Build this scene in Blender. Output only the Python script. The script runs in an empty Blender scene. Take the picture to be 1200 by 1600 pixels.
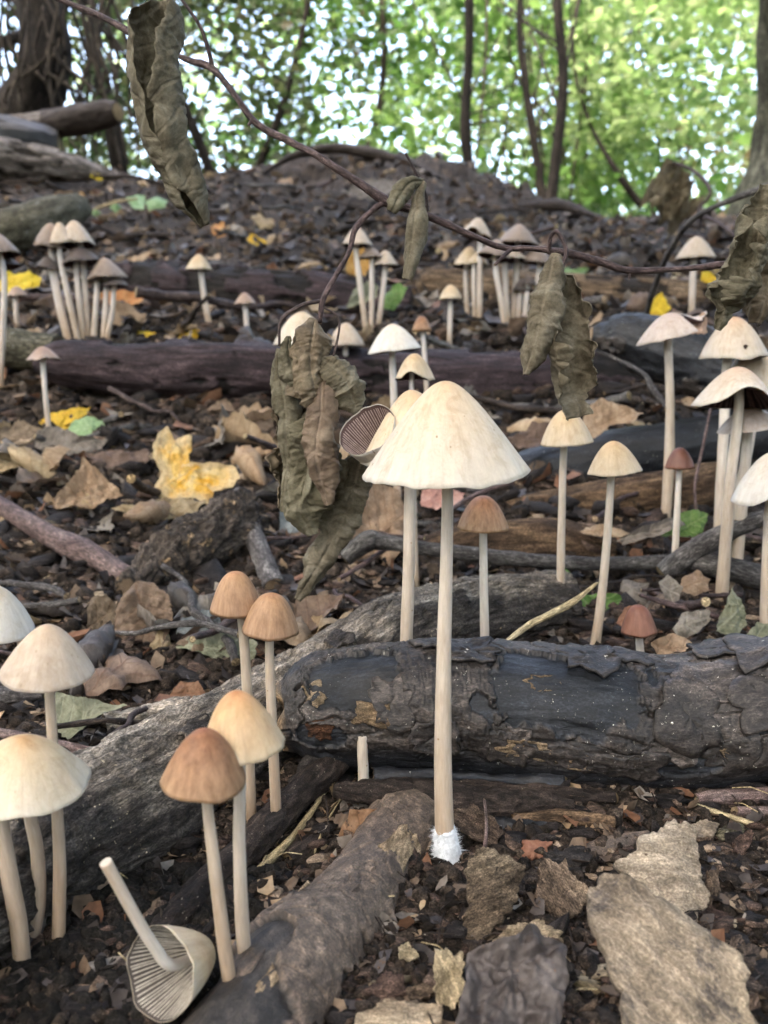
import bpy, math, random
import numpy as np
S = bpy.context.scene
COL = S.collection
rad = math.radians
# ---------------------------------------------------------------- camera, world, sun, exposure
F, PITCH, CAMH = 1385.0, rad(8.2), 0.125          # focal length in photo pixels (1200x1600), downward pitch, height over the main stem's base
cam = bpy.data.cameras.new('camera'); camo = bpy.data.objects.new('camera', cam); COL.objects.link(camo)
camo.location = (0, 0, CAMH); camo.rotation_euler = (rad(90) - PITCH, 0, 0)
cam.sensor_fit = 'VERTICAL'; cam.sensor_height = 36.0; cam.sensor_width = 27.0
cam.lens = 36.0 * F / 1600.0
cam.clip_start = 0.004; cam.clip_end = 2000
cam.dof.use_dof = True; cam.dof.focus_distance = 0.255; cam.dof.aperture_fstop = cam.lens / 1.45
S.camera = camo
SUN_EL, SUN_AZ = rad(62), rad(215)                 # soft light from high up, a little behind the camera and to the left
w = bpy.data.worlds.new('World'); S.world = w; w.use_nodes = True
wn = w.node_tree; sky = wn.nodes.new('ShaderNodeTexSky'); sky.sky_type = 'NISHITA'
sky.sun_disc = False; sky.sun_elevation = SUN_EL; sky.sun_rotation = SUN_AZ
sky.air_density = 1.0; sky.dust_density = 7.0; sky.ozone_density = 0.2
bg = wn.nodes['Background']; bg.inputs[1].default_value = 0.15
wn.links.new(sky.outputs[0], bg.inputs[0])
sun = bpy.data.lights.new('sun', 'SUN'); sun.energy = 0.5; sun.angle = rad(40); sun.color = (1.0, .96, .9)
suno = bpy.data.objects.new('sun', sun); COL.objects.link(suno)
suno.rotation_euler = (rad(90) - SUN_EL, 0, rad(180) - SUN_AZ)
S.view_settings.view_transform = 'Standard'; S.view_settings.look = 'None'
S.view_settings.exposure = 3.55; S.view_settings.gamma = 1.0; S.view_settings.use_curve_mapping = False
S.cycles.max_bounces = 8; S.cycles.diffuse_bounces = 4; S.cycles.transmission_bounces = 4
S.cycles.sample_clamp_indirect = 6; S.cycles.use_denoising = True
S.cycles.caustics_reflective = False; S.cycles.caustics_refractive = False

# ---------------------------------------------------------------- picture geometry and noise
CP, SP = math.cos(PITCH), math.sin(PITCH)
def ray(px, py):
    a, b = (px - 600) / F, (800 - py) / F
    return np.array([a, CP + b * SP, -SP + b * CP])
def P(px, py, D):                                   # the point seen at a photo pixel that stands D metres in front of the camera
    d = ray(px, py)
    return np.array([0, 0, CAMH]) + d * (D / d[1])
def mpp(py, D):                                     # metres per photo pixel there
    return D / ray(600, py)[1] / F
def _h(ix, iy, iz, s):
    n = (ix * 374761393 + iy * 668265263 + iz * 2147483647 + s * 974711) & 0xffffffff
    n = ((n ^ (n >> 13)) * 1274126177) & 0xffffffff
    n = ((n ^ (n >> 16)) * 2246822519) & 0xffffffff
    return ((n ^ (n >> 15)) & 0xffffff) / 16777216.0
def vn(p, s=0):                                     # value noise -1..1
    p = np.asarray(p, float); i = np.floor(p).astype(np.int64); f = p - i
    f = f * f * f * (f * (f * 6 - 15) + 10)
    x, y, z = i[..., 0], i[..., 1], i[..., 2]; fx, fy, fz = f[..., 0], f[..., 1], f[..., 2]
    def L(a, b, t): return a + (b - a) * t
    c = [[[_h(x + a, y + b, z + d, s) for d in (0, 1)] for b in (0, 1)] for a in (0, 1)]
    r = L(L(L(c[0][0][0], c[1][0][0], fx), L(c[0][1][0], c[1][1][0], fx), fy),
          L(L(c[0][0][1], c[1][0][1], fx), L(c[0][1][1], c[1][1][1], fx), fy), fz)
    return r * 2 - 1
def fbm(p, o=4, s=0, g=.5, l=2.03):
    p = np.asarray(p, float); t = 0; a = 1; n = 0
    for k in range(o):
        t = t + a * vn(p, s + k * 17); n += a; a *= g; p = p * l + 3.7
    return t / n * 1.6
def ridge(p, o=3, s=0): return 1 - 2 * np.abs(fbm(p, o, s))
def cells(p, s=0):                                  # worley F1, F2
    p = np.asarray(p, float); i = np.floor(p).astype(np.int64)
    f1 = np.full(p.shape[:-1], 9.); f2 = f1.copy()
    for a in (-1, 0, 1):
        for b in (-1, 0, 1):
            for c in (-1, 0, 1):
                x, y, z = i[..., 0] + a, i[..., 1] + b, i[..., 2] + c
                d = np.sqrt((x + _h(x, y, z, s) - p[..., 0]) ** 2 + (y + _h(x, y, z, s + 5) - p[..., 1]) ** 2 + (z + _h(x, y, z, s + 9) - p[..., 2]) ** 2)
                f2 = np.minimum(f2, np.maximum(f1, d)); f1 = np.minimum(f1, d)
    return f1, f2
def sm(a, b, x):
    t = np.clip((x - a) / (b - a), 0, 1); return t * t * (3 - 2 * t)
def unit(v): v = np.asarray(v, float); return v / (np.linalg.norm(v, axis=-1, keepdims=True) + 1e-12)
def spline(pts, n):                                 # catmull-rom through rows, roughly even
    pts = np.asarray(pts, float); m = len(pts)
    if m == 2: return pts[0] + (pts[1] - pts[0]) * np.linspace(0, 1, n)[:, None]
    q = np.vstack([2 * pts[0] - pts[1], pts, 2 * pts[-1] - pts[-2]])
    d = np.r_[0, np.cumsum(np.linalg.norm(np.diff(pts[:, :3], axis=0), axis=1))]; d /= d[-1]
    u = np.linspace(0, 1, n); k = np.clip(np.searchsorted(d, u, side='right') - 1, 0, m - 2)
    t = ((u - d[k]) / (d[k + 1] - d[k] + 1e-12))[:, None]
    a, b, c, e = q[k], q[k + 1], q[k + 2], q[k + 3]
    return .5 * (2 * b + (c - a) * t + (2 * a - 5 * b + 4 * c - e) * t * t + (3 * b - a - 3 * c + e) * t ** 3)

# ---------------------------------------------------------------- meshes and objects
def gridf(nu, nv, wrap=False, off=0):               # rows u, columns v
    i = np.arange(nu - 1)[:, None]; j = np.arange(nv if wrap else nv - 1)[None, :]; k = (j + 1) % nv
    return (np.stack([i * nv + j, i * nv + k, (i + 1) * nv + k, (i + 1) * nv + j], -1).reshape(-1, 4) + off)
class MB:                                           # collects verts, faces, lc (texture position in cm) and m (mask)
    def __init__(s): s.V, s.Fq, s.L, s.M, s.n = [], [], [], [], 0
    def add(s, V, Fs, lc=None, m=None):
        V = np.asarray(V, float).reshape(-1, 3)
        for f in (Fs if isinstance(Fs, list) else [Fs]): s.Fq.append(np.asarray(f) + s.n)
        s.V.append(V); s.L.append(V * 100 if lc is None else np.asarray(lc, float).reshape(-1, 3))
        s.M.append(np.zeros(len(V)) if m is None else np.broadcast_to(np.asarray(m, float).ravel(), (len(V),)))
        s.n += len(V); return s
    def mesh(s, name, mat, origin=(0, 0, 0), smooth=True):
        V = np.vstack(s.V) - np.asarray(origin); me = bpy.data.meshes.new(name)
        loops = np.concatenate([f.ravel() for f in s.Fq]).astype(np.int32)
        tot = np.concatenate([np.full(len(f), f.shape[1]) for f in s.Fq]).astype(np.int32)
        st = np.r_[0, np.cumsum(tot)[:-1]].astype(np.int32)
        me.vertices.add(len(V)); me.vertices.foreach_set('co', V.astype(np.float32).ravel())
        me.loops.add(len(loops)); me.loops.foreach_set('vertex_index', loops)
        me.polygons.add(len(tot)); me.polygons.foreach_set('loop_start', st); me.polygons.foreach_set('loop_total', tot)
        me.update(calc_edges=True); me.validate()
        a = me.attributes.new('lc', 'FLOAT_VECTOR', 'POINT'); a.data.foreach_set('vector', np.vstack(s.L).astype(np.float32).ravel())
        a = me.attributes.new('m', 'FLOAT', 'POINT'); a.data.foreach_set('value', np.concatenate(s.M).astype(np.float32))
        if smooth: me.polygons.foreach_set('use_smooth', np.ones(len(tot), bool))
        if mat: me.materials.append(mat)
        return me
def link(name, data, loc=(0, 0, 0), parent=None):
    o = bpy.data.objects.new(name, data); COL.objects.link(o); o.location = loc
    if parent is not None: o.parent = parent
    return o
def tag(o, label=None, cat=None, group=None, kind=None):
    if label: o['label'] = label
    if cat: o['category'] = cat
    if group: o['group'] = group
    if kind: o['kind'] = kind
    return o
def build(mb, name, mat, label=None, cat=None, group=None, kind=None, parent=None, origin=None, smooth=True):
    # a top-level mesh gets its origin at its base; a child is built in its parent's frame (parents are never rotated at build time)
    if parent is not None:
        o = link(name, mb.mesh(name, mat, np.array(parent.location), smooth), (0, 0, 0), parent)
    else:
        V = np.vstack(mb.V); og = np.array([V[:, 0].mean(), V[:, 1].mean(), V[:, 2].min()]) if origin is None else np.asarray(origin)
        o = link(name, mb.mesh(name, mat, og, smooth), og)
    return tag(o, label, cat, group, kind)

def frames(C, ref):                                 # tangent, e1 (towards ref), e2
    T = unit(np.gradient(C, axis=0)); R = np.broadcast_to(np.asarray(ref, float), C.shape)
    e1 = unit(R - (R * T).sum(1, keepdims=True) * T); return T, e1, np.cross(T, e1)
def tube(C, r, nv=12, ref=(0, 0, 1), disp=None, cap=True, jag=0, seed=0, lcs=1.0):
    # C (n,3), r (n,) ; disp(s, th, base position) -> (offset, mask)
    C = np.asarray(C, float); n = len(C); r = np.broadcast_to(np.asarray(r, float), (n,))
    T, e1, e2 = frames(C, ref); th = np.linspace(0, 2 * np.pi, nv, endpoint=False)
    dirs = np.cos(th)[None, :, None] * e1[:, None] + np.sin(th)[None, :, None] * e2[:, None]
    s = np.r_[0, np.cumsum(np.linalg.norm(np.diff(C, axis=0), axis=1))]
    rm = float(np.mean(r))
    lc = np.stack([np.broadcast_to(s[:, None], (n, nv)), np.cos(th)[None] * r[:, None], np.sin(th)[None] * r[:, None]], -1) * 100 + seed * 7.3
    base = C[:, None] + dirs * r[:, None, None]; m = np.zeros((n, nv)); d = 0
    if disp is not None:
        d, m = disp(np.broadcast_to(s[:, None], (n, nv)), np.broadcast_to(th[None], (n, nv)), lc)
        m = np.broadcast_to(m, (n, nv))
        base = base + dirs * np.broadcast_to(d, (n, nv))[..., None]
    V = [base]; L = [lc]; M = [m]
    def endcap(i, sg):
        rings, ml = [], []
        for q in (.86, .62, .34, .02):
            c = C[i] + (base[i] - C[i]) * q
            l = lc[i] * np.array([1, q, q]); l = l + np.array([sg * (1 - q) * rm * 60, 0, 0])
            j = jag * fbm(l * .9 / (rm * 60 + .02) + seed, 3, seed + 3)
            c = c + T[i] * (sg * ((1 - q) * rm * .10) + j)[:, None]
            rings.append(c); ml.append(l)
        return np.array(rings), np.array(ml)
    if cap:
        a, la = endcap(0, -1); b, lb = endcap(n - 1, 1)
        V = [a[::-1], base, b]; L = [la[::-1], lc, lb]; M = [np.full((4, nv), 2.), m, np.full((4, nv), 2.)]
    V = np.concatenate(V); L = np.concatenate(L); M = np.concatenate(M)
    return V.reshape(-1, 3), gridf(len(V), nv, True), L.reshape(-1, 3), M.ravel()
def pxpath(pts, n):                                 # [(px,py,D,half width px)] -> smooth centre line and radii in metres
    q = np.array([np.r_[P(a, b, d), h * mpp(b, d)] for a, b, d, h in pts]); q = spline(q, n)
    return q[:, :3], np.abs(q[:, 3])

# ---------------------------------------------------------------- materials
def NT(name):
    m = bpy.data.materials.new(name); m.use_nodes = True; nt = m.node_tree; return m, nt, nt.nodes['Principled BSDF']
class G:                                            # tiny node helper
    def __init__(s, nt): s.nt = nt
    def n(s, t, **kw):
        x = s.nt.nodes.new('ShaderNode' + t)
        for k, v in kw.items(): setattr(x, k, v)
        return x
    def set(s, sock, v):
        if hasattr(v, 'is_linked') or hasattr(v, 'links'): s.nt.links.new(v, sock)
        else: sock.default_value = v
    def attr(s, name, obj=False):
        a = s.n('Attribute', attribute_name=name)
        if obj: a.attribute_type = 'OBJECT'
        return a
    def math(s, op, a, b=0.0, c=None, clamp=False):
        x = s.n('Math', operation=op, use_clamp=clamp); s.set(x.inputs[0], a); s.set(x.inputs[1], b)
        if c is not None: s.set(x.inputs[2], c)
        return x.outputs[0]
    def noise(s, vec, scale, det=4, rough=.55, dist=0.0, stretch=None):
        if stretch:
            mp = s.n('Mapping'); s.nt.links.new(vec, mp.inputs[0]); mp.inputs['Scale'].default_value = stretch; vec = mp.outputs[0]
        x = s.n('TexNoise'); s.nt.links.new(vec, x.inputs['Vector'])
        for k, v in (('Scale', scale), ('Detail', det), ('Roughness', rough), ('Distortion', dist)): x.inputs[k].default_value = v
        return x.outputs[0]
    def ramp(s, fac, stops):
        x = s.n('ValToRGB'); e = x.color_ramp.elements; s.set(x.inputs[0], fac)
        while len(e) < len(stops): e.new(.5)
        for i, (p, c) in enumerate(stops):
            e[i].position = p; e[i].color = (tuple(c) + (1,)) if not isinstance(c, (int, float)) else (c, c, c, 1)
        return x.outputs[0]
    def mix(s, fac, a, b, mode='MIX'):
        x = s.n('Mix', data_type='RGBA', blend_type=mode); s.set(x.inputs[0], fac)
        s.set(x.inputs[6], a if not isinstance(a, tuple) else a + (1,)); s.set(x.inputs[7], b if not isinstance(b, tuple) else b + (1,))
        return x.outputs[2]
    def bump(s, h, strength, dist):
        x = s.n('Bump'); s.nt.links.new(h, x.inputs['Height']); x.inputs['Strength'].default_value = strength; x.inputs['Distance'].default_value = dist
        return x.outputs[0]
    def vary(s, col, val=.25, hue=.02):             # each object a little different
        oi = s.n('ObjectInfo'); h = s.n('HueSaturation')
        s.set(h.inputs['Hue'], s.math('MULTIPLY_ADD', oi.outputs['Random'], hue * 2, .5 - hue))
        s.set(h.inputs['Value'], s.math('MULTIPLY_ADD', s.math('FRACT', s.math('MULTIPLY', oi.outputs['Random'], 7.13)), val * 2, 1 - val))
        s.nt.links.new(col, h.inputs['Color']); return h.outputs[0]
def stops(cols): return [(.28 + .44 * i / (len(cols) - 1), c) for i, c in enumerate(cols)]
def earthy(name, cols, scale=1.0, stretch=(1, 1, 1), rough=.85, bump=.5, bdist=.0006, over=None, over_t=.62, over_s=.6, endcol=None, mcol=None, vary=0, spec=.18, specks=None, fine=6.0, broad=0, con=.85):
    """noise-coloured bark, soil, wood; mcol colours where the mask is 1, endcol where it is 2, over = crust in noise patches, specks = pale dots"""
    m, nt, b = NT(name); g = G(nt); v = g.attr('lc').outputs['Vector']
    n1 = g.noise(v, scale, 7, .62, .3, stretch); n2 = g.noise(v, scale * fine, 5, .65, 0, stretch)
    c = g.ramp(n1, stops(cols))
    mk = g.attr('m').outputs['Fac']
    if mcol:
        c2 = g.ramp(g.noise(v, scale * 1.4, 6, .6, .2, stretch), stops(mcol))
        c = g.mix(g.math('MINIMUM', mk, 1.0), c, c2)
    if over is not None:
        ov = g.ramp(g.noise(v, over_s, 8, .7, .6), [(over_t, 0.0), (over_t + .06, 1.0)]); c = g.mix(ov, c, over)
    if specks is not None:
        sp = g.math('MULTIPLY', g.ramp(g.noise(v, specks[1] * 3.4, 3, .7), [(.655, 0.0), (.69, 1.0)]), g.ramp(g.noise(v, specks[1] * .3, 3), [(.46, 0.0), (.58, 1.0)]))
        c = g.mix(sp, c, specks[0])
    if endcol:
        ce = g.ramp(g.noise(v, scale * 2.5, 6, .65), stops(endcol)); c = g.mix(g.math('SUBTRACT', mk, 1.0, clamp=True), c, ce)
    n3 = g.noise(v, scale * fine * 5, 4, .7, 0, (min(1, stretch[0] * 1.8), 1, 1))
    c = g.mix(con, c, g.ramp(n2, [(.34, .22), (.5, .85), (.66, 2.1)]), 'MULTIPLY'); c = g.mix(con, c, g.ramp(n3, [(.34, .25), (.5, .9), (.66, 2.2)]), 'MULTIPLY')
    if broad: c = g.mix(.9, c, g.ramp(g.noise(v, broad, 5, .7, .5), [(.33, .3), (.5, .9), (.68, 2.0)]), 'MULTIPLY')
    if vary: c = g.vary(c, vary, .015)
    nt.links.new(c, b.inputs['Base Color'])
    g.set(b.inputs['Roughness'], g.math('MULTIPLY_ADD', n2, .3, rough - .1)); b.inputs['Specular IOR Level'].default_value = spec
    h = g.math('ADD', g.math('MULTIPLY_ADD', n3, .45, n2), g.math('MULTIPLY', n1, 1.2)); nt.links.new(g.bump(h, min(1, bump * 1.4), bdist * 1.6), b.inputs['Normal'])
    return m
def capmat(name, apex, mid, rim, mottle=.25, spots=0.0, rough=.6):
    apex, mid, rim = [tuple(.76 * x * k for x, k in zip(q, (1, 1.0, 1.10))) for q in (apex, mid, rim)]
    m, nt, b = NT(name); g = G(nt); v = g.attr('lc').outputs['Vector']; t = g.attr('m').outputs['Fac']
    n1 = g.noise(v, .9, 5, .6, .4); n2 = g.noise(v, 5.5, 5, .65, 0, (1, 1, .35)); n3 = g.noise(v, 22, 3, .6)
    tt = g.math('ADD', t, g.math('MULTIPLY', g.math('SUBTRACT', n1, .5), .32))
    c = g.ramp(tt, [(.02, apex), (.2, tuple(.5 * (a + q) for a, q in zip(apex, mid))), (.5, mid), (.88, tuple(.35 * a + .65 * q for a, q in zip(mid, rim))), (.985, rim)])
    c = g.mix(mottle, c, g.ramp(n2, [(.3, (.45, .36, .27)), (.62, (1.15, 1.12, 1.05))]), 'MULTIPLY')
    vm = g.n('VectorMath', operation='MULTIPLY'); nt.links.new(v, vm.inputs[0]); vm.inputs[1].default_value = (1, 1, 0)
    vn_ = g.n('VectorMath', operation='NORMALIZE'); nt.links.new(vm.outputs[0], vn_.inputs[0]); vz = g.n('VectorMath', operation='MULTIPLY'); nt.links.new(v, vz.inputs[0]); vz.inputs[1].default_value = (0, 0, .10)
    va = g.n('VectorMath', operation='ADD'); nt.links.new(vn_.outputs[0], va.inputs[0]); nt.links.new(vz.outputs[0], va.inputs[1])
    n4 = g.noise(va.outputs[0], 9, 6, .7)
    c = g.mix(g.math('MULTIPLY', g.ramp(t, [(.15, 0.0), (.6, 1.0)]), .26), c, g.ramp(n4, [(.33, (.62, .55, .47)), (.5, (.96, .95, .93)), (.66, (1.2, 1.2, 1.2))]), 'MULTIPLY')
    c = g.mix(.38, c, g.ramp(g.noise(v, 1.5, 6, .7, 1.0), [(.36, (.66, .56, .44)), (.5, (1, 1, 1)), (.7, (1.08, 1.08, 1.1))]), 'MULTIPLY')
    c = g.mix(.10, c, g.ramp(n3, [(.35, .6), (.6, 1.1)]), 'MULTIPLY')
    if spots:
        vo = g.n('TexVoronoi'); nt.links.new(v, vo.inputs['Vector']); vo.inputs['Scale'].default_value = 2.6
        sp = g.math('MULTIPLY', g.math('LESS_THAN', vo.outputs['Distance'], .085), spots); c = g.mix(sp, c, (.16, .10, .05))
    nt.links.new(c, b.inputs['Base Color'])
    b.inputs['Roughness'].default_value = rough; b.inputs['Specular IOR Level'].default_value = .3
    b.inputs['Subsurface Weight'].default_value = .25; b.inputs['Subsurface Radius'].default_value = (.003, .002, .001); b.inputs['Subsurface Scale'].default_value = 1
    nt.links.new(g.bump(g.math('ADD', g.math('ADD', n2, g.math('MULTIPLY', n4, .8)), g.math('MULTIPLY', n3, .5)), .3, .0004), b.inputs['Normal'])
    return m
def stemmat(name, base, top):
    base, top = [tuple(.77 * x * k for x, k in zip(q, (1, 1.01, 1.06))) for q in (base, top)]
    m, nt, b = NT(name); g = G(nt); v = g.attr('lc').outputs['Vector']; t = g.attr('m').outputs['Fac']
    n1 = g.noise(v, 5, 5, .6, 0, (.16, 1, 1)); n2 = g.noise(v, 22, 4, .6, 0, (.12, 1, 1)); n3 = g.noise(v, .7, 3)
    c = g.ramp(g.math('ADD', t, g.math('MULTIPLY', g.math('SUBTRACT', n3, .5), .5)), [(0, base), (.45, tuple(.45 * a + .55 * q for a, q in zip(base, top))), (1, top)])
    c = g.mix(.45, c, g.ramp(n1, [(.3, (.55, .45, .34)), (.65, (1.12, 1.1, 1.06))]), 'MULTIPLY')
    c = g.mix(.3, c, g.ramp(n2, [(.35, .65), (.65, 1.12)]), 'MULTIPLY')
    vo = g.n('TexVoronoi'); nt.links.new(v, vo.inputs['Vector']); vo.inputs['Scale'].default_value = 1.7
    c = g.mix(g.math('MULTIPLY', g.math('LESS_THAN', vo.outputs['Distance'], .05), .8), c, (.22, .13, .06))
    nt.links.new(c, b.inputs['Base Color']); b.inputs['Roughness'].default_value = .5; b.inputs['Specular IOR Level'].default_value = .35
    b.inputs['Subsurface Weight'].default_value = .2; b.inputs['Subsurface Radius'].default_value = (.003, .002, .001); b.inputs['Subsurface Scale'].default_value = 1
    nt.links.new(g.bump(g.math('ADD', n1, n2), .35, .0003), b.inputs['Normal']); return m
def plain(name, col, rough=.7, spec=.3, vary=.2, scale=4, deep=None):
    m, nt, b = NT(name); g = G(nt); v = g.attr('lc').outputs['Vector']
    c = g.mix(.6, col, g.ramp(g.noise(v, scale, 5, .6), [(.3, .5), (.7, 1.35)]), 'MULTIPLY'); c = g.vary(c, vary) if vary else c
    if deep: c = g.mix(g.attr('m').outputs['Fac'], c, deep)  # deep: darker colour painted in for the shade between gills
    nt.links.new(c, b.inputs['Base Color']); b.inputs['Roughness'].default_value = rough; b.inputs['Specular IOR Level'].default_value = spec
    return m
def leafmat(name, cols, vein=None, trans=.25, rough=.6, scale=1.0, sp=.45, vary=.18, spots=None, bump=.5, tipcol=None, veinmix=.55):
    """dead or living blade: patches of colour, a midrib and side veins along lc.x (from the base) and lc.y (across)"""
    m, nt, b = NT(name); g = G(nt); v = g.attr('lc').outputs['Vector']
    x = g.n('SeparateXYZ'); nt.links.new(v, x.inputs[0]); a, q = x.outputs[0], g.math('ABSOLUTE', x.outputs[1])
    n1 = g.noise(v, scale, 6, .65, .5); n2 = g.noise(v, scale * 9, 5, .65)
    c = g.ramp(n1, stops(cols))
    if tipcol: c = g.mix(g.ramp(g.math('ADD', g.attr('m').outputs['Fac'], g.math('MULTIPLY', g.math('SUBTRACT', n1, .5), .8)), [(.55, 0.0), (.9, 1.0)]), c, tipcol)
    fr = g.math('FRACT', g.math('DIVIDE', g.math('SUBTRACT', a, g.math('MULTIPLY', q, .75)), sp))
    sd = g.math('MULTIPLY', g.math('ABSOLUTE', g.math('SUBTRACT', fr, .5)), 2.0)
    vs = g.math('MAXIMUM', g.ramp(sd, [(.80, 0.0), (.93, .8)]), g.ramp(q, [(.02, 1.0), (.06, 0.0)]))
    if vein is not None: c = g.mix(g.math('MULTIPLY', vs, veinmix), c, vein)
    c = g.mix(.6, c, g.ramp(n2, [(.28, .5), (.7, 1.3)]), 'MULTIPLY')
    if spots is not None:
        c = g.mix(g.ramp(g.noise(v, 3.2, 4, .6), [(.66, 0.0), (.7, .85)]), c, spots)
    if vary: c = g.vary(c, vary, .012)
    nt.links.new(c, b.inputs['Base Color']); b.inputs['Roughness'].default_value = rough; b.inputs['Specular IOR Level'].default_value = .25
    h = g.math('ADD', g.math('MULTIPLY', vs, -.7), g.math('ADD', g.math('MULTIPLY', n2, .5), n1)); bp = g.bump(h, bump, .0007)
    nt.links.new(bp, b.inputs['Normal'])
    if trans:
        tr = g.n('BsdfTranslucent'); nt.links.new(c, tr.inputs[0]); mx = g.n('MixShader'); mx.inputs[0].default_value = trans
        nt.links.new(b.outputs[0], mx.inputs[1]); nt.links.new(tr.outputs[0], mx.inputs[2])
        nt.links.new(mx.outputs[0], nt.nodes['Material Output'].inputs[0])
    return m
# ---------------------------------------------------------------- the ground
GY = [-300, -2, 0, .23, .30, .38, .45, .55, .65, .75, .85, .95, 1.3, 2, 2.6, 3, 3.3, 4, 7, 15, 400]
GZ = [-6, -.15, -.004, 0, .008, .020, .030, .054, .083, .118, .160, .192, .27, .47, .66, .77, .80, .74, .35, -.2, -3]
_yy = np.concatenate([np.linspace(-3, 6, 1801)]); _zz = np.interp(_yy, GY, GZ)
for _ in range(6): _zz[1:-1] = (_zz[:-2] + 2 * _zz[1:-1] + _zz[2:]) / 4
def gz(x, y):
    x, y = np.asarray(x, float), np.asarray(y, float)
    z = np.where((y > -3) & (y < 6), np.interp(y, _yy, _zz), np.interp(y, GY, GZ))
    far = sm(1.2, 3, y)
    z = z - far * (.05 * np.clip(x, -2, 2) + .035 * sm(.2, 1.0, x)) + far * .03 * np.sin(x * 3.1 + 1) * np.exp(-np.abs(x) * .3)
    z = z + .075 * np.exp(-((x + .02) / .30) ** 2 - ((y - 2.95) / .35) ** 2) - .06 * np.exp(-((x - .68) / .28) ** 2) * sm(2.0, 2.9, y)
    q = np.stack([x, y, np.zeros_like(z)], -1); h = np.hypot(x, y); mid = 1 - sm(3, 9, h); near = (1 - sm(.5, 2.5, h)) * (np.abs(x) < 1.2)
    fw = sm(1.0, 2.6, h) * (1 - sm(12, 30, h)); z = z + np.where(fw > 0, fw * (.034 * fbm(q * 4.5, 4, 21) + .012 * ridge(q * 12, 3, 5)), 0)
    return z + .0024 * fbm(q * 28, 3, 4) * mid + near * .0011 * fbm(q * 130, 2, 8)
def gp(px, py):                                     # where the line of sight of a photo pixel meets the ground
    d = ray(px, py); D = np.geomspace(.08, 6, 3000)
    q = np.array([0, 0, CAMH]) + d * (D / d[1])[:, None]
    k = np.argmax(q[:, 2] <= gz(q[:, 0], q[:, 1])); return q[k] if k else q[-1]
def gD(px, py): return float(gp(px, py)[1])

soil = earthy('soil', [(.010, .0075, .006), (.026, .019, .014), (.050, .037, .028), (.085, .066, .052)], .7, rough=.8, bump=.9, bdist=.0012, specks=((.25, .2, .15), 3.5), vary=0, fine=5, broad=.09)
def axis_coords(lo, d0, grow, hi):
    a = [0.0]; d = d0
    while a[-1] < hi:
        a.append(a[-1] + d)
        if a[-1] > lo: d *= grow
    return np.array(a)
xs = axis_coords(.22, .0014, 1.021, 300); xs = np.r_[-xs[:0:-1], xs]
ya = axis_coords(.40, .0013, 1.0125, 300) + .10; yb = .10 - axis_coords(.04, .004, 1.14, 250)[1:]
ys = np.r_[yb[::-1], ya]
X, Y = np.meshgrid(xs, ys); Z = gz(X, Y)
p3 = np.stack([X, Y, Z * 0], -1)
near = 1 - sm(.5, 2.5, np.hypot(X, Y)); farw = sm(1.0, 3, np.hypot(X, Y)) * (1 - sm(30, 60, np.hypot(X, Y)))
near *= (np.abs(X) < 1.2)
Z = Z + near * .0008 * fbm(p3 * 420, 2, 12) + farw * .010 * fbm(p3 * 45, 3, 27)
mb = MB().add(np.stack([X, Y, Z], -1), gridf(len(ys), len(xs)))
build(mb, 'ground', soil, kind='structure', origin=(0, 0, 0))

# ---------------------------------------------------------------- logs and sticks
M_char = earthy('charred_wood', [(.0065, .0072, .009), (.012, .0132, .0165), (.021, .023, .028)], .55, (.3, 1, 1), rough=.48, bump=.5, bdist=.0004, spec=.4, endcol=[(.05, .03, .018), (.3, .2, .11), (.45, .34, .2)], mcol=[(.014, .011, .010), (.038, .031, .027), (.10, .082, .071)], over=(.20, .125, .065), over_t=.69, over_s=.45, specks=((.5, .47, .4), 2.6))
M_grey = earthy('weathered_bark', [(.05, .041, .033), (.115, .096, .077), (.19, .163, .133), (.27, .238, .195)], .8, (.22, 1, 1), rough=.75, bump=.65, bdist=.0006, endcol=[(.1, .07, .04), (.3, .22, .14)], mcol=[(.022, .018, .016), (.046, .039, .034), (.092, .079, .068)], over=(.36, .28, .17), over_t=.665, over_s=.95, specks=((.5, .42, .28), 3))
M_front = earthy('mottled_bark', [(.05, .034, .025), (.105, .076, .056), (.175, .133, .10)], .7, (.6, 1, 1), rough=.5, bump=.55, bdist=.0006, spec=.5, mcol=[(.012, .010, .009), (.026, .021, .018), (.058, .046, .037)], endcol=[(.3, .2, .1), (.5, .36, .2)], over=(.018, .016, .017), over_t=.64, over_s=2.0, con=.7)
M_rot = earthy('rotten_wood', [(.02, .013, .009), (.06, .038, .024), (.13, .085, .05), (.26, .18, .11)], .7, (.22, 1, 1), rough=.85, bump=.9, bdist=.001, endcol=[(.1, .06, .03), (.3, .2, .1)], mcol=[(.01, .009, .009), (.03, .025, .02)])
M_purple = earthy('purple_brown_bark', [(.014, .010, .011), (.034, .023, .025), (.062, .043, .045)], .45, (.2, 1, 1), rough=.6, bump=.8, bdist=.0012, mcol=[(.007, .006, .006), (.018, .014, .012)], over=(.15, .11, .07), over_t=.69, over_s=.5, endcol=[(.03, .02, .015), (.12, .08, .05)])
M_moss = earthy('mossy_bark', [(.03, .026, .018), (.075, .068, .045), (.14, .13, .10)], .8, (.4, 1, 1), over=(.3, .31, .29), over_t=.62, endcol=[(.05, .03, .02), (.15, .1, .06)])
M_twig = earthy('twig_bark', [(.024, .016, .016), (.055, .038, .036), (.11, .08, .074)], 2.2, (.3, 1, 1), rough=.55, bump=.5, bdist=.0003, endcol=[(.2, .15, .09), (.45, .34, .2)], vary=.25)
M_greytwig = earthy('grey_twig_bark', [(.03, .026, .025), (.08, .073, .07), (.19, .178, .165)], 1.6, (.35, 1, 1), rough=.7, bump=.9, bdist=.0005, specks=((.34, .32, .29), 3), endcol=[(.2, .14, .08), (.4, .3, .17)], vary=.25)
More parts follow.
